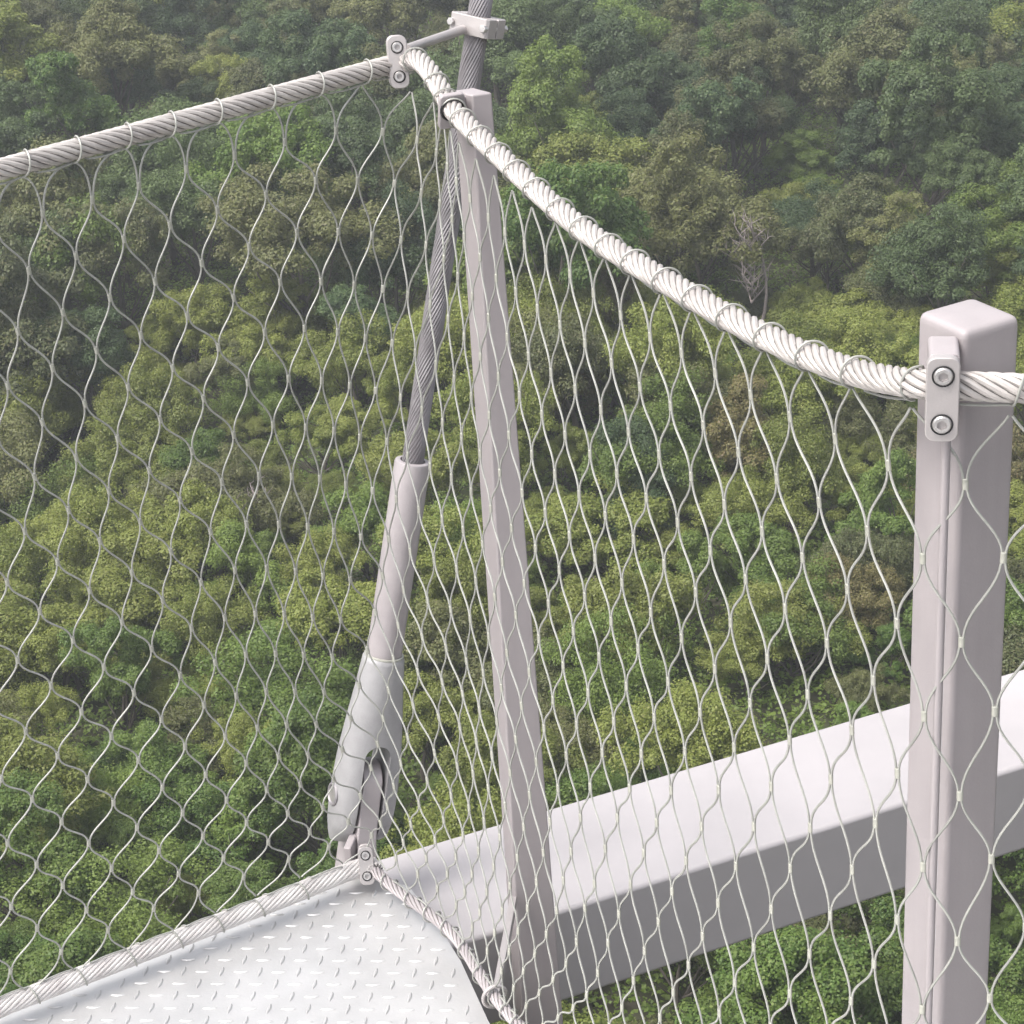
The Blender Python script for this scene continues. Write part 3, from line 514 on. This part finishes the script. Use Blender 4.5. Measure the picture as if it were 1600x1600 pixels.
# ------------------------------------------------------------------ near post (square tube, rounded cap)
npst = empty('fence_post', (0.396, 1.824, -0.4), 'thick square grey steel post at the right with rounded cap and a clamped rope', 'post')
ex = np.array([0.875, 0.484, 0]); ey = np.array([-0.484, 0.875, 0]); hc = np.array([0.3965, 1.8265, 0]); hw = 0.0305
def sq(z, w, r):
    return [hc + ex * x + ey * y + np.array([0, 0, z]) for x, y in rrect(w, w, r, 5)]
b_ = MB()
b_.loft([sq(-0.45, hw, 0.0055), sq(0.4, hw, 0.0055), sq(1.15, hw, 0.0055), sq(1.251, hw, 0.0055), sq(1.2550, hw - 0.0003, 0.0056), sq(1.2578, hw - 0.0012, 0.0058), sq(1.2594, hw - 0.0030, 0.0055), sq(1.2601, hw - 0.0060, 0.005), sq(1.2605, 0.010, 0.004)])
b_.build('post_tube', M_PAINT, npst, smooth=True)
# clamp: spacer block behind, front plate with two socket screws, slim vertical rod below
pcn = np.array([0.3600, 1.7480, 1.2175]); nrm = np.array([-0.16, -0.985, 0.0]); nrm /= np.linalg.norm(nrm); X_, Y_, Z_ = basis(nrm)
Yd = Y_
b_ = MB(); plate(b_, pcn, X_, Yd, Z_, 0.0138, 0.0375, 0.0048, 0.0085); b_.build('clamp_plate', M_CLAMP, npst, bevel=0.0014, seg=2)
b_ = MB()
plate(b_, pcn - Z_ * 0.026 + Yd * 0.0275 + X_ * 0.001, X_, Yd, Z_, 0.0128, 0.0095, 0.0205, 0.0045)
b_.build('clamp_spacer', M_PAINT, npst, bevel=0.0012)
b_ = MB(); plate(b_, pcn - Z_ * 0.026 - Yd * 0.0275 + X_ * 0.001, X_, Yd, Z_, 0.0128, 0.0085, 0.0205, 0.0045)
b_.build('clamp_spacer', M_PAINT, npst, bevel=0.0012)
for q in (0.0215, -0.0215):
    screw(npst, pcn + Yd * q + Z_ * 0.0050, nrm, 0.0078); screw_recess(npst, pcn + Yd * q + Z_ * 0.0050, nrm, 0.0088)
rodx = pcn - Z_ * 0.024 + X_ * 0.0055
b_ = MB(); b_.tube([rodx + np.array([0, 0, z]) for z in (-0.028, -0.3, -0.8, -1.25)], 0.0040, 12); b_.build('guide_rod', M_PAINT, npst, smooth=True)

# ------------------------------------------------------------------ corner clamp on the top rope, its tie rod and the cable clamp
Cc = surf(0.0, 0.0)
cl = empty('rope_clamp', tuple(Cc), 'small two screw clamp gripping the top rope at its far corner beside the cable', 'clamp')
nrm = np.array([0.07, -0.97, 0.22]); nrm /= np.linalg.norm(nrm); X_, Y_, Z_ = basis(nrm)
pc_ = Cc + np.array([-0.0045, -0.002, 0.0015]) + Z_ * 0.0175
b_ = MB(); plate(b_, pc_, X_, Y_, Z_, 0.0128, 0.0335, 0.0042, 0.0095); b_.build('front_plate', M_CLAMP, cl, bevel=0.0014)
b_ = MB(); plate(b_, pc_ - Z_ * 0.035, X_, Y_, Z_, 0.0128, 0.0335, 0.0042, 0.0095); b_.build('back_plate', M_CLAMP, cl, bevel=0.0014)
for q in (0.0185, -0.0185):
    screw(cl, pc_ + Y_ * q + Z_ * 0.0043, nrm, 0.0066); screw_recess(cl, pc_ + Y_ * q + Z_ * 0.0043, nrm, 0.0074)
def on_cable(z):
    return Pz0 + (Pz1 - Pz0) * ((z - Pz0[2]) / (Pz1[2] - Pz0[2]))
def at_px(px, py, y):
    d = Matrix((rt2, up2, -fw)).transposed() @ Vector(((px - 800) / F_PX, -(py - 800) / F_PX, -1.0)); return np.array([0, 0, CAM_H]) + np.array(d) * (y / d.y)
Kc = on_cable(1.222)
r_a = np.array([-0.1015, 2.950, 1.2340]); r_b = Kc + np.array([-0.020, -0.020, 0.0])
b_ = MB(); b_.tube([r_a, r_b], 0.0062, 14); b_.build('tie_rod', M_CLAMP, cl, smooth=True)
cc = empty('cable_clamp', tuple(Kc), 'pale two piece clamp bolted round the thick suspension cable near the top', 'clamp')
ca_ = np.array([0.80, -0.60, 0]); ca_ -= U * ca_.dot(U); ca_ /= np.linalg.norm(ca_); cb_ = np.cross(U, ca_)
def half(sgn, name):
    b_ = MB(); k = 10; inn, outp = [], []
    pr = []
    for i in range(k + 1):
        a = math.pi * i / k; pr.append((0.0168 * math.cos(a), 0.0168 * math.sin(a)))
    pr = [(0.0168, 0.0012)] + [q for q in pr if q[1] > 0.002] + [(-0.0168, 0.0012)]
    pts = [(0.033, 0.0012)] + pr + [(-0.033, 0.0012), (-0.033, 0.018), (-0.029, 0.022), (0.029, 0.022), (0.033, 0.018)]
    pts = [(x, y * sgn) for x, y in pts]
    if sgn < 0: pts = pts[::-1]
    lo = [Kc + ca_ * x + cb_ * y - U * 0.013 for x, y in pts]; hi = [Kc + ca_ * x + cb_ * y + U * 0.013 for x, y in pts]
    b_.loft([hi, lo][::-1]); return b_.build(name, M_CLAMP, cc, bevel=0.0012)
half(1, 'clamp_half'); half(-1, 'clamp_half')
for q in (1, -1):
    b_ = MB(); p_ = Kc + ca_ * 0.0275 * q; b_.tube([p_ - cb_ * 0.027, p_ + cb_ * 0.027], 0.0055, 6); b_.build('bolt', M_SCREW, cc, bevel=0.0008)

# ------------------------------------------------------------------ bottom corner clamp
Bc = BOTA[1]
bc = empty('rope_clamp', tuple(Bc), 'small two screw clamp holding the foot rope at the deck corner below the fork', 'clamp')
nrm = np.array([0.05, -0.93, 0.36]); nrm /= np.linalg.norm(nrm); X_, Y_, Z_ = basis(nrm)
pb_ = Bc + np.array([-0.002, 0, 0.004]) + Z_ * 0.0165
b_ = MB(); plate(b_, pb_, X_, Y_, Z_, 0.0112, 0.0285, 0.0036, 0.0080); b_.build('front_plate', M_CLAMP, bc, bevel=0.0012)
b_ = MB(); plate(b_, pb_ - Z_ * 0.033, X_, Y_, Z_, 0.0112, 0.0255, 0.0036, 0.0080); b_.build('back_plate', M_CLAMP, bc, bevel=0.0012)
for q in (0.0160, -0.0150):
    screw(bc, pb_ + Y_ * q + Z_ * 0.0037, nrm, 0.0060); screw_recess(bc, pb_ + Y_ * q + Z_ * 0.0037, nrm, 0.0068)

# ------------------------------------------------------------------ suspension cable with its sleeve and fork socket
sc_ = empty('suspension_cable', tuple(Pz0), 'thick grey suspension cable ending in a steel sleeve and forked socket at the deck corner', 'cable')
zs, zf = 0.617, 0.318
P_sl, P_fk = on_cable(zs), on_cable(zf)
cp = [on_cable(z) for z in np.linspace(zs - 0.05, 2.2, 150)] + [on_cable(z) for z in np.linspace(2.3, 9.0, 40)]
b_ = MB(); rope_mesh(b_, np.array(cp), 0.0138, 22, 0.0021, 0.24, sides=5, core=0.0138)
o = b_.build('cable_strands', M_CABLE, sc_, smooth=True)
def ringc(P, a, b2, n=32, e=2.0):
    out = []
    for i in range(n):
        t = 2 * math.pi * i / n; cx, sx = math.cos(t), math.sin(t)
        x = math.copysign(abs(cx) ** (2 / e), cx) * a; y = math.copysign(abs(sx) ** (2 / e), sx) * b2
        out.append(P + Aax * x + Bax * y)
    return out
Ls = np.linalg.norm(P_sl - P_fk)
b_ = MB()
R_s = 0.0262
rings = [ringc(P_fk + U * t, r_, r_) for t, r_ in ((-0.01, R_s), (0.05, R_s), (Ls * .5, R_s), (Ls - 0.004, R_s), (Ls - 0.001, R_s - 0.001), (Ls, R_s - 0.003), (Ls, 0.0185), (Ls - 0.004, 0.0172), (Ls - 0.03, 0.0170))]
b_.loft(rings, cap=False)
o = b_.build('socket_sleeve', M_SOCK, sc_, smooth=True); o.modifiers.clear()
# fork: one solid with a slot cut through
Lf = (zf - 0.030) / U[2]
b_ = MB(); fr_ = []
for t, a, b2, e in ((0.004, 0.0290, 0.0290, 2), (0.0, 0.0312, 0.0312, 2), (-0.004, 0.0318, 0.0318, 2), (-0.05, 0.0365, 0.0335, 2.1), (-0.10, 0.0425, 0.0350, 2.3), (-0.15, 0.0470, 0.0370, 2.6),
                    (-0.20, 0.0492, 0.0385, 2.8), (-0.235, 0.0495, 0.0385, 2.9), (-0.265, 0.0485, 0.0350, 2.9), (-0.285, 0.0465, 0.0270, 2.7), (-0.296, 0.0440, 0.0160, 2.4)):
    fr_.append(ringc(P_fk + U * t, a, b2, 40, e))
b_.loft(fr_)
fork = b_.build('fork_socket', M_FORK, sc_, smooth=True); fork.modifiers.clear()
# cutter is evaluated and thrown away
cb = MB(); sw = 0.0205; path = []
prof = [(-0.42, -sw), (-0.42, sw)] + [(-0.150 + sw * math.sin(a), sw * math.cos(a)) for a in np.linspace(0, math.pi, 14)]
cb.loft([[P_fk + U * t + Aax * x - Bax * 0.1 for t, x in prof], [P_fk + U * t + Aax * x + Bax * 0.1 for t, x in prof]])
cut = cb.build('cutter', M_FORK)
bm_ = bmesh.new(); bm_.from_mesh(cut.data); bmesh.ops.recalc_face_normals(bm_, faces=bm_.faces); bm_.to_mesh(cut.data); bm_.free()
bm_ = bmesh.new(); bm_.from_mesh(fork.data); bmesh.ops.recalc_face_normals(bm_, faces=bm_.faces); bm_.to_mesh(fork.data); bm_.free()
md = fork.modifiers.new('slot', 'BOOLEAN'); md.operation = 'DIFFERENCE'; md.solver = 'EXACT'; md.object = cut
bpy.context.view_layer.update()
dg = bpy.context.evaluated_depsgraph_get(); nm = bpy.data.meshes.new_from_object(fork.evaluated_get(dg))
fork.modifiers.clear(); fork.data = nm; fork.data.name = 'fork_socket'
bpy.data.objects.remove(cut)
try:
    nm.set_sharp_from_angle(angle=math.radians(40))
except Exception: pass
# white sealant bead at the sleeve joint
b_ = MB(); b_.tube(ringc(P_fk + U * 0.005, 0.0275, 0.0275, 40) + [ringc(P_fk + U * 0.005, 0.0275, 0.0275, 40)[0]], 0.0022, 7, False)
b_.build('joint_bead', M_FERR, sc_, smooth=True)
# pin through both cheeks
Pp = P_fk - U * 0.222
b_ = MB(); b_.tube([Pp - Aax * 0.0500, Pp + Aax * 0.0500], 0.0130, 24); pin = b_.build('fork_pin', M_SCREW, fork, bevel=0.0015)
pin.location = Vector(pin.location) + Vector(sc_.location) - Vector(sc_.location)
b_ = MB(); b_.tube([Pp + Aax * 0.0490 + (Bax * math.cos(a) + U * math.sin(a)) * 0.0158 for a in np.linspace(0, 2 * math.pi, 26)], 0.0028, 7, False)
b_.build('retaining_ring', M_CABLE, fork, smooth=True)
for o in list(fork.children):
    wl = Vector(fork.location) + Vector(sc_.location)
    o.location = Vector(o.location) + Vector(fork.location) - wl

# ------------------------------------------------------------------ terrain
def hgt(x, y):
    return (-52.0 + 2.2 * np.sin(x * 0.045 + 0.6) * np.cos(y * 0.05 + 0.4) + 1.3 * np.sin(x * 0.11 + y * 0.07) + 0.7 * np.sin(y * 0.17 - x * 0.13 + 1.0)
            + 0.030 * np.clip(np.asarray(y, float) - 120, 0, None))
xs = np.linspace(-320, 320, 161); ys = np.linspace(-60, 560, 156); X, Y = np.meshgrid(xs, ys)
Z = hgt(X, Y)
v = np.stack([X, Y, Z], -1).reshape(-1, 3); w_ = len(xs)
fa = [(j * w_ + i, j * w_ + i + 1, (j + 1) * w_ + i + 1, (j + 1) * w_ + i) for j in range(len(ys) - 1) for i in range(w_ - 1)]
me = bpy.data.meshes.new('ground'); me.from_pydata(v.tolist(), [], fa); me.materials.append(M_GROUND)
g = bpy.data.objects.new('ground', me); COL.objects.link(g); tag(g, kind='structure')
me.polygons.foreach_set('use_smooth', [True] * len(me.polygons))

# ------------------------------------------------------------------ foliage meshes
def leaf_quads(P, N, S, rs):
    """P centres, N normals, S sizes -> verts, one rhombic leaf spray each"""
    n = len(P); t = rs.normal(size=(n, 3)); t -= N * (t * N).sum(1)[:, None]; t /= np.linalg.norm(t, axis=1)[:, None] + 1e-9; b = np.cross(N, t)
    asp = rs.uniform(0.5, 0.95, n)[:, None]; S = S[:, None]
    bend = N * S * rs.uniform(-0.35, 0.1, n)[:, None]
    return np.stack([P - t * S + bend, P - b * S * asp, P + t * S + bend, P + b * S * asp], 1).reshape(-1, 3)
def quads_mesh(name, V, m, rs):
    n = len(V) // 4; me = bpy.data.meshes.new(name)
    me.vertices.add(n * 4); me.vertices.foreach_set('co', V.astype(np.float32).ravel())
    me.loops.add(n * 4); me.loops.foreach_set('vertex_index', np.arange(n * 4, dtype=np.int32))
    me.polygons.add(n); me.polygons.foreach_set('loop_start', np.arange(0, n * 4, 4, dtype=np.int32)); me.polygons.foreach_set('loop_total', np.full(n, 4, dtype=np.int32))
    me.update(calc_edges=True); me.materials.append(m)
    at = me.attributes.new('leaf_rnd', 'FLOAT', 'FACE'); at.data.foreach_set('value', rs.random(n).astype(np.float32))
    return me
def crown_points(rs, R, Hh, nl, n, lobe=(0.30, 0.5), flat=0.75):
    """lobes spread through an ellipsoid (radius R, half height Hh), leaves on the lobe shells"""
    cen, rad = [], []
    for i in range(nl):
        d = rs.normal(size=3); d /= np.linalg.norm(d); d[2] = abs(d[2]) * 1.1 - 0.25
        k = rs.uniform(0.35, 0.85)
        cen.append([d[0] * R * k, d[1] * R * k, d[2] * Hh * k]); rad.append(R * rs.uniform(*lobe))
    cen = np.array(cen); rad = np.array(rad)
    # secondary small clumps on the lobes
    c2, r2 = [], []
    for i in range(nl):
        for _ in range(11):
            d = rs.normal(size=3); d /= np.linalg.norm(d); d[2] = abs(d[2]) if rs.random() < .75 else d[2]
            c2.append(cen[i] + d * rad[i] * np.array([1, 1, .85]) * rs.uniform(.75, 1.0)); r2.append(rad[i] * rs.uniform(.24, .46))
    c2 = np.array(c2); r2 = np.array(r2)
    w = r2 ** 2; idx = rs.choice(len(c2), n, p=w / w.sum())
    d = rs.normal(size=(n, 3)); d /= np.linalg.norm(d, axis=1)[:, None]
    P = c2[idx] + d * (r2[idx] * ((rs.random(n) ** 0.35) * np.where(rs.random(n) < .22, rs.uniform(1.0, 1.45, n), 1.0)))[:, None] * np.array([1, 1, .8])
    N = d * 0.85 + rs.normal(size=(n, 3)) * 0.38 + np.array([0, 0, 0.55]); N /= np.linalg.norm(N, axis=1)[:, None]
    return P, N
def limb(mb, a, b, r0, r1, rs, k=5):
    a, b = np.array(a, float), np.array(b, float); pts = []
    off = rs.normal(size=3) * np.linalg.norm(b - a) * 0.06
    for i in range(k + 1):
        t = i / k; pts.append(a + (b - a) * t + off * math.sin(math.pi * t))
    mb.tube(pts, np.linspace(r0, r1, k + 1), 7)
def tree_protos(kind, m, R, Hh, trunk, count, nleaf, lsize, nl, seed):
    out = []
    for k in range(count):
        rs = np.random.RandomState(seed + k); R_, H_ = R * rs.uniform(.78, 1.22), Hh * (0.8, 1.0, 1.25, 1.45)[k % 4]
        P, N = crown_points(rs, R_, H_, nl + int(rs.randint(-3, 5)), nleaf, flat=.75)
        P[:, 2] += trunk + Hh * 0.6
        S = lsize * rs.uniform(0.6, 1.25, nleaf)
        cm = quads_mesh('crown', leaf_quads(P, N, S, rs), m, rs)
        b_ = MB(); top = trunk + Hh * 0.5; limb(b_, (0, 0, -0.6), (0.1, 0.05, top), 0.045 * R + .05, 0.02 * R, rs, 7)
        for i in range(7):
            a = rs.uniform(0, 6.28); z0 = trunk * rs.uniform(.55, 1.0); limb(b_, (0.02, 0.02, z0), (math.cos(a) * R * .62, math.sin(a) * R * .62, z0 + Hh * rs.uniform(.5, 1.1)), 0.02 * R, 0.005 * R, rs)
        v = np.concatenate(b_.v); tm = bpy.data.meshes.new('trunk'); tm.from_pydata(v.tolist(), [], b_.f); tm.materials.append(M_BARK)
        out.append((cm, tm))
    return out
PROTO = {}
for kname, seed in (('bright', 10), ('mid', 20), ('dark', 30), ('olive', 40)):
    PROTO['tree', kname] = tree_protos('tree', LEAF[kname], 2.7, 3.1, 2.0, 5, 42000, 0.052, 12, seed)
for kname, seed in (('bright', 110), ('mid', 120), ('dark', 130), ('olive', 140), ('russet', 150)):
    PROTO['shrub', kname] = tree_protos('shrub', LEAF[kname], 1.9, 2.0, 0.4, 5, 32000, 0.034, 10, seed)

COLWORD = {'bright': 'yellow green', 'mid': 'fresh green', 'dark': 'dark green', 'olive': 'dull olive green', 'russet': 'russet tinged'}
Minv = M.inverted()
def to_px(p):
    q = Minv @ Vector(p)
    return 800 + F_PX * q.x / -q.z, 800 - F_PX * q.y / -q.z
def place_words(px, py):
    v_ = next(w for l, w in ((130, 'in the farthest forest'), (300, 'in the far forest'), (500, 'in the middle forest'), (760, 'in the upper scrub'), (1050, 'in the middle scrub'), (1330, 'in the near scrub'), (1e9, 'at the bottom')) if py < l)
    h_ = next(w for l, w in ((180, 'at far left'), (380, 'left of centre'), (590, 'left of the cable'), (760, 'between cable and post'), (960, 'right of slim post'), (1180, 'between both posts'), (1420, 'left of thick post'), (1e9, 'behind thick post')) if px < l)
    return v_ + ' ' + h_
def noise2(x, y, s):
    return math.sin(x * 0.071 * s + 1.3) * math.cos(y * 0.063 * s + 0.4) + 0.6 * math.sin((x + y) * 0.13 * s + 2.2) + 0.4 * math.sin(x * 0.27 * s - y * 0.19 * s)
rng = random.Random(21)
COUNT = {'tree': 0, 'shrub': 0}
PLACED = []
def place(kindw, kname, x, y, scale, inview):
    cm, tm = PROTO[kindw, kname][rng.randrange(len(PROTO[kindw, kname]))]
    z = float(hgt(x, y)); px, py = to_px((x, y, z + (6 if kindw == 'tree' else 2) * scale))
    big = 'big ' if scale > 1.22 else ('small ' if scale < 0.85 else '')
    nm = 'broadleaf_tree' if kindw == 'tree' else 'leafy_shrub'
    root = empty(nm, (x, y, z - 0.1), big + COLWORD[kname] + (' tree ' if kindw == 'tree' else ' shrub ') + place_words(px, py), 'tree' if kindw == 'tree' else 'shrub',
                 'trees of the forest' if kindw == 'tree' else 'shrubs of the nearer scrub')
    root.rotation_euler = (rng.uniform(-.06, .06), rng.uniform(-.06, .06), rng.uniform(0, 6.283)); root.scale = (scale * rng.uniform(.9, 1.12), scale * rng.uniform(.9, 1.12), scale * rng.uniform(.85, 1.15))
    for nm2, me in (('crown', cm), ('trunk', tm)):
        c = bpy.data.objects.new(nm2, me); COL.objects.link(c); c.parent = root
    COUNT[kindw] += 1; PLACED.append((root, px))
TRACK = (-12.0, 222.0)
def choose(kindw, x, y):
    n = noise2(x, y, 1.0); q = rng.random()
    if kindw == 'tree':
        w = {'bright': 0.03, 'mid': 0.13, 'dark': 0.46, 'olive': 0.38}
        if n > 0.5: w['dark'] += .4
        if n < -0.4: w['olive'] += .25; w['bright'] += .08
    else:
        w = {'bright': 0.62, 'mid': 0.16, 'dark': 0.02, 'olive': 0.16, 'russet': 0.05}
        if y < 88: w['russet'] = 0; w['mid'] += .35; w['olive'] += .15; w['bright'] -= .2
        if y < 74: w['mid'] += .5; w['dark'] += .3; w['bright'] -= .25
        if n > 0.7: w['mid'] += .25
        if y > 126: w['bright'] += .2
    t = sum(w.values()) * q
    for k, a in w.items():
        t -= a
        if t <= 0: return k
    return k
def grid(y0, y1, sp, jit, kindw, smin, smax, margin):
    y = y0; row = 0
    while y < y1:
        hwid = 0.2235 * (y * 1.12 + 12) + margin
        x = -hwid + (row % 2) * sp * .5
        while x < hwid:
            xx, yy = x + rng.uniform(-jit, jit) * sp, y + rng.uniform(-jit, jit) * sp
            if not (abs(xx - TRACK[0]) < 3.6 and 207 < yy < 231) and not (math.hypot(xx - 14.7, (yy - 127.0) * 0.7) < 4.0):
                place(kindw, choose(kindw, xx, yy), xx, yy, rng.uniform(smin, smax), True)
            x += sp
        y += sp * .92; row += 1
grid(54, 134, 4.1, 0.42, 'shrub', 0.75, 2.15, 0.8)
grid(128, 233, 6.35, 0.42, 'tree', 0.85, 2.1, 0.5)

ORD = ['leftmost', 'second from left', 'third from left', 'fourth from left', 'fifth from left', 'sixth from left', 'seventh from left', 'eighth from left']
byl = {}
for o_, px in PLACED: byl.setdefault(o_['label'], []).append((px, o_))
for l_, q_ in byl.items():
    if len(q_) > 1:
        q_.sort(key=lambda t: t[0])
        for k_, (px, o_) in enumerate(q_): o_['label'] = l_ + ', ' + (ORD[k_] if k_ < min(8, len(q_) - 1) else ('rightmost' if k_ == len(q_) - 1 else 'among the rightmost'))
# bare dead trees
def dead_tree(x, y, h, seed, label):
    rs = np.random.RandomState(seed); b_ = MB(); z0 = float(hgt(x, y))
    limb(b_, (x, y, z0 - .3), (x + .4, y, z0 + h), 0.16, 0.03, rs, 8)
    for i in range(26):
        t = rs.uniform(.4, .98); a = rs.uniform(0, 6.28); L_ = h * rs.uniform(.12, .30); s_ = np.array([x + .4 * t, y, z0 + h * t])
        e_ = s_ + np.array([math.cos(a) * L_ * .7, math.sin(a) * L_ * .7, L_ * .8]); limb(b_, s_, e_, 0.05, 0.018, rs)
        for _ in range(5):
            m_ = s_ + (e_ - s_) * rs.uniform(.3, 1); e2 = m_ + rs.normal(size=3) * L_ * .22 + np.array([0, 0, L_ * .35]); limb(b_, m_, e2, 0.022, 0.009, rs, 3)
    o = b_.build('dead_tree', M_DEADW, origin=(x, y, z0)); tag(o, label, 'dead tree'); return o
dead_tree(14.9, 130.0, 8.2, 3, 'bare grey dead tree standing among the dark trees right of the middle post')
dead_tree(-13.6, 109, 3.6, 8, 'bare thin dead shrub stems rising from the scrub behind the left net')

# ground cover and the wood outside the frame: nobody could count these
rs = np.random.RandomState(77)
n = 520000; yy = rs.uniform(50, 240, n); xx = rs.uniform(-1, 1, n) * (0.2235 * (yy * 1.12 + 12) + 1)
hz = 0.5 + 0.45 * np.sin(xx * 1.7 + 2 * np.sin(yy * .9)) * np.cos(yy * 1.5 + np.sin(xx * 1.1)) + 0.35 * np.sin(xx * 3.9 + yy * 2.7) * np.sin(yy * 4.3 - xx * 1.9)
zz = hgt(xx, yy) + 0.15 + np.clip(hz, 0, 1.4) * 0.9 + rs.normal(size=n) * .10
N = rs.normal(size=(n, 3)) * .42 + np.array([0, 0, .85]); N /= np.linalg.norm(N, axis=1)[:, None]
me = quads_mesh('undergrowth', leaf_quads(np.stack([xx, yy, zz], 1), N, rs.uniform(.07, .15, n), rs), LEAF['mid'], rs)
o = bpy.data.objects.new('undergrowth', me); COL.objects.link(o); tag(o, 'low tangled undergrowth covering the ground between shrubs and trees', 'undergrowth', kind='stuff')
Ps, Ns, Ss = [], [], []
for y in np.arange(20, 300, 7.5):
    for x in np.arange(-150, 150, 7.5):
        e_ = 0.2235 * (y * 1.12 + 12) + 4
        if (abs(x) < e_ and 50 < y < 234) or abs(x) > e_ + 62: continue
        k = 650; P, N = crown_points(rs, 4.2, 3.4, 7, k); P += np.array([x + rs.uniform(-2, 2), y + rs.uniform(-2, 2), 0]); P[:, 2] += hgt(P[:, 0], P[:, 1]) + 5.0
        Ps.append(P); Ns.append(N); Ss.append(rs.uniform(.28, .5, k))
Ps = np.concatenate(Ps); Ns = np.concatenate(Ns); Ss = np.concatenate(Ss)
me = quads_mesh('surrounding_woodland', leaf_quads(Ps, Ns, Ss, rs), LEAF['dark'], rs)
o = bpy.data.objects.new('surrounding_woodland', me); COL.objects.link(o); tag(o, 'mass of distant forest continuing beyond the nearer trees', 'forest', kind='stuff')

# pale track glimpsed at the top
b_ = MB(); pts = [(-20, 219), (-15, 221), (-10, 224), (-5, 229)]
Lr, Rr = [], []
for (x, y) in pts:
    Lr.append(np.array([x - 1.6, y + 2.6, float(hgt(x, y)) + .9])); Rr.append(np.array([x + 1.6, y - 2.6, float(hgt(x, y)) + .6]))
b_.add(Lr + Rr, [(i, i + 4, i + 5, i + 1) for i in range(3)])
o = b_.build('path', M_SAND); tag(o, kind='structure')

# ------------------------------------------------------------------ air
HAZE = 0.0006
if HAZE:
    m = bpy.data.materials.new('haze'); m.use_nodes = True; nt = m.node_tree; nt.nodes.clear()
    out = nt.nodes.new('ShaderNodeOutputMaterial'); pv = nt.nodes.new('ShaderNodeVolumePrincipled')
    pv.inputs['Color'].default_value = (0.86, 0.90, 0.95, 1); pv.inputs['Density'].default_value = HAZE; pv.inputs['Anisotropy'].default_value = 0.2
    nt.links.new(pv.outputs[0], out.inputs['Volume'])
    b_ = MB(); b_.box((0, 250, -25), ((1, 0, 0), (0, 1, 0), (0, 0, 1)), (340, 330, 36)); o = b_.build('haze', m); tag(o, 'thin pale haze filling the air over the forest', 'haze', kind='stuff')
print('PLACED', COUNT)
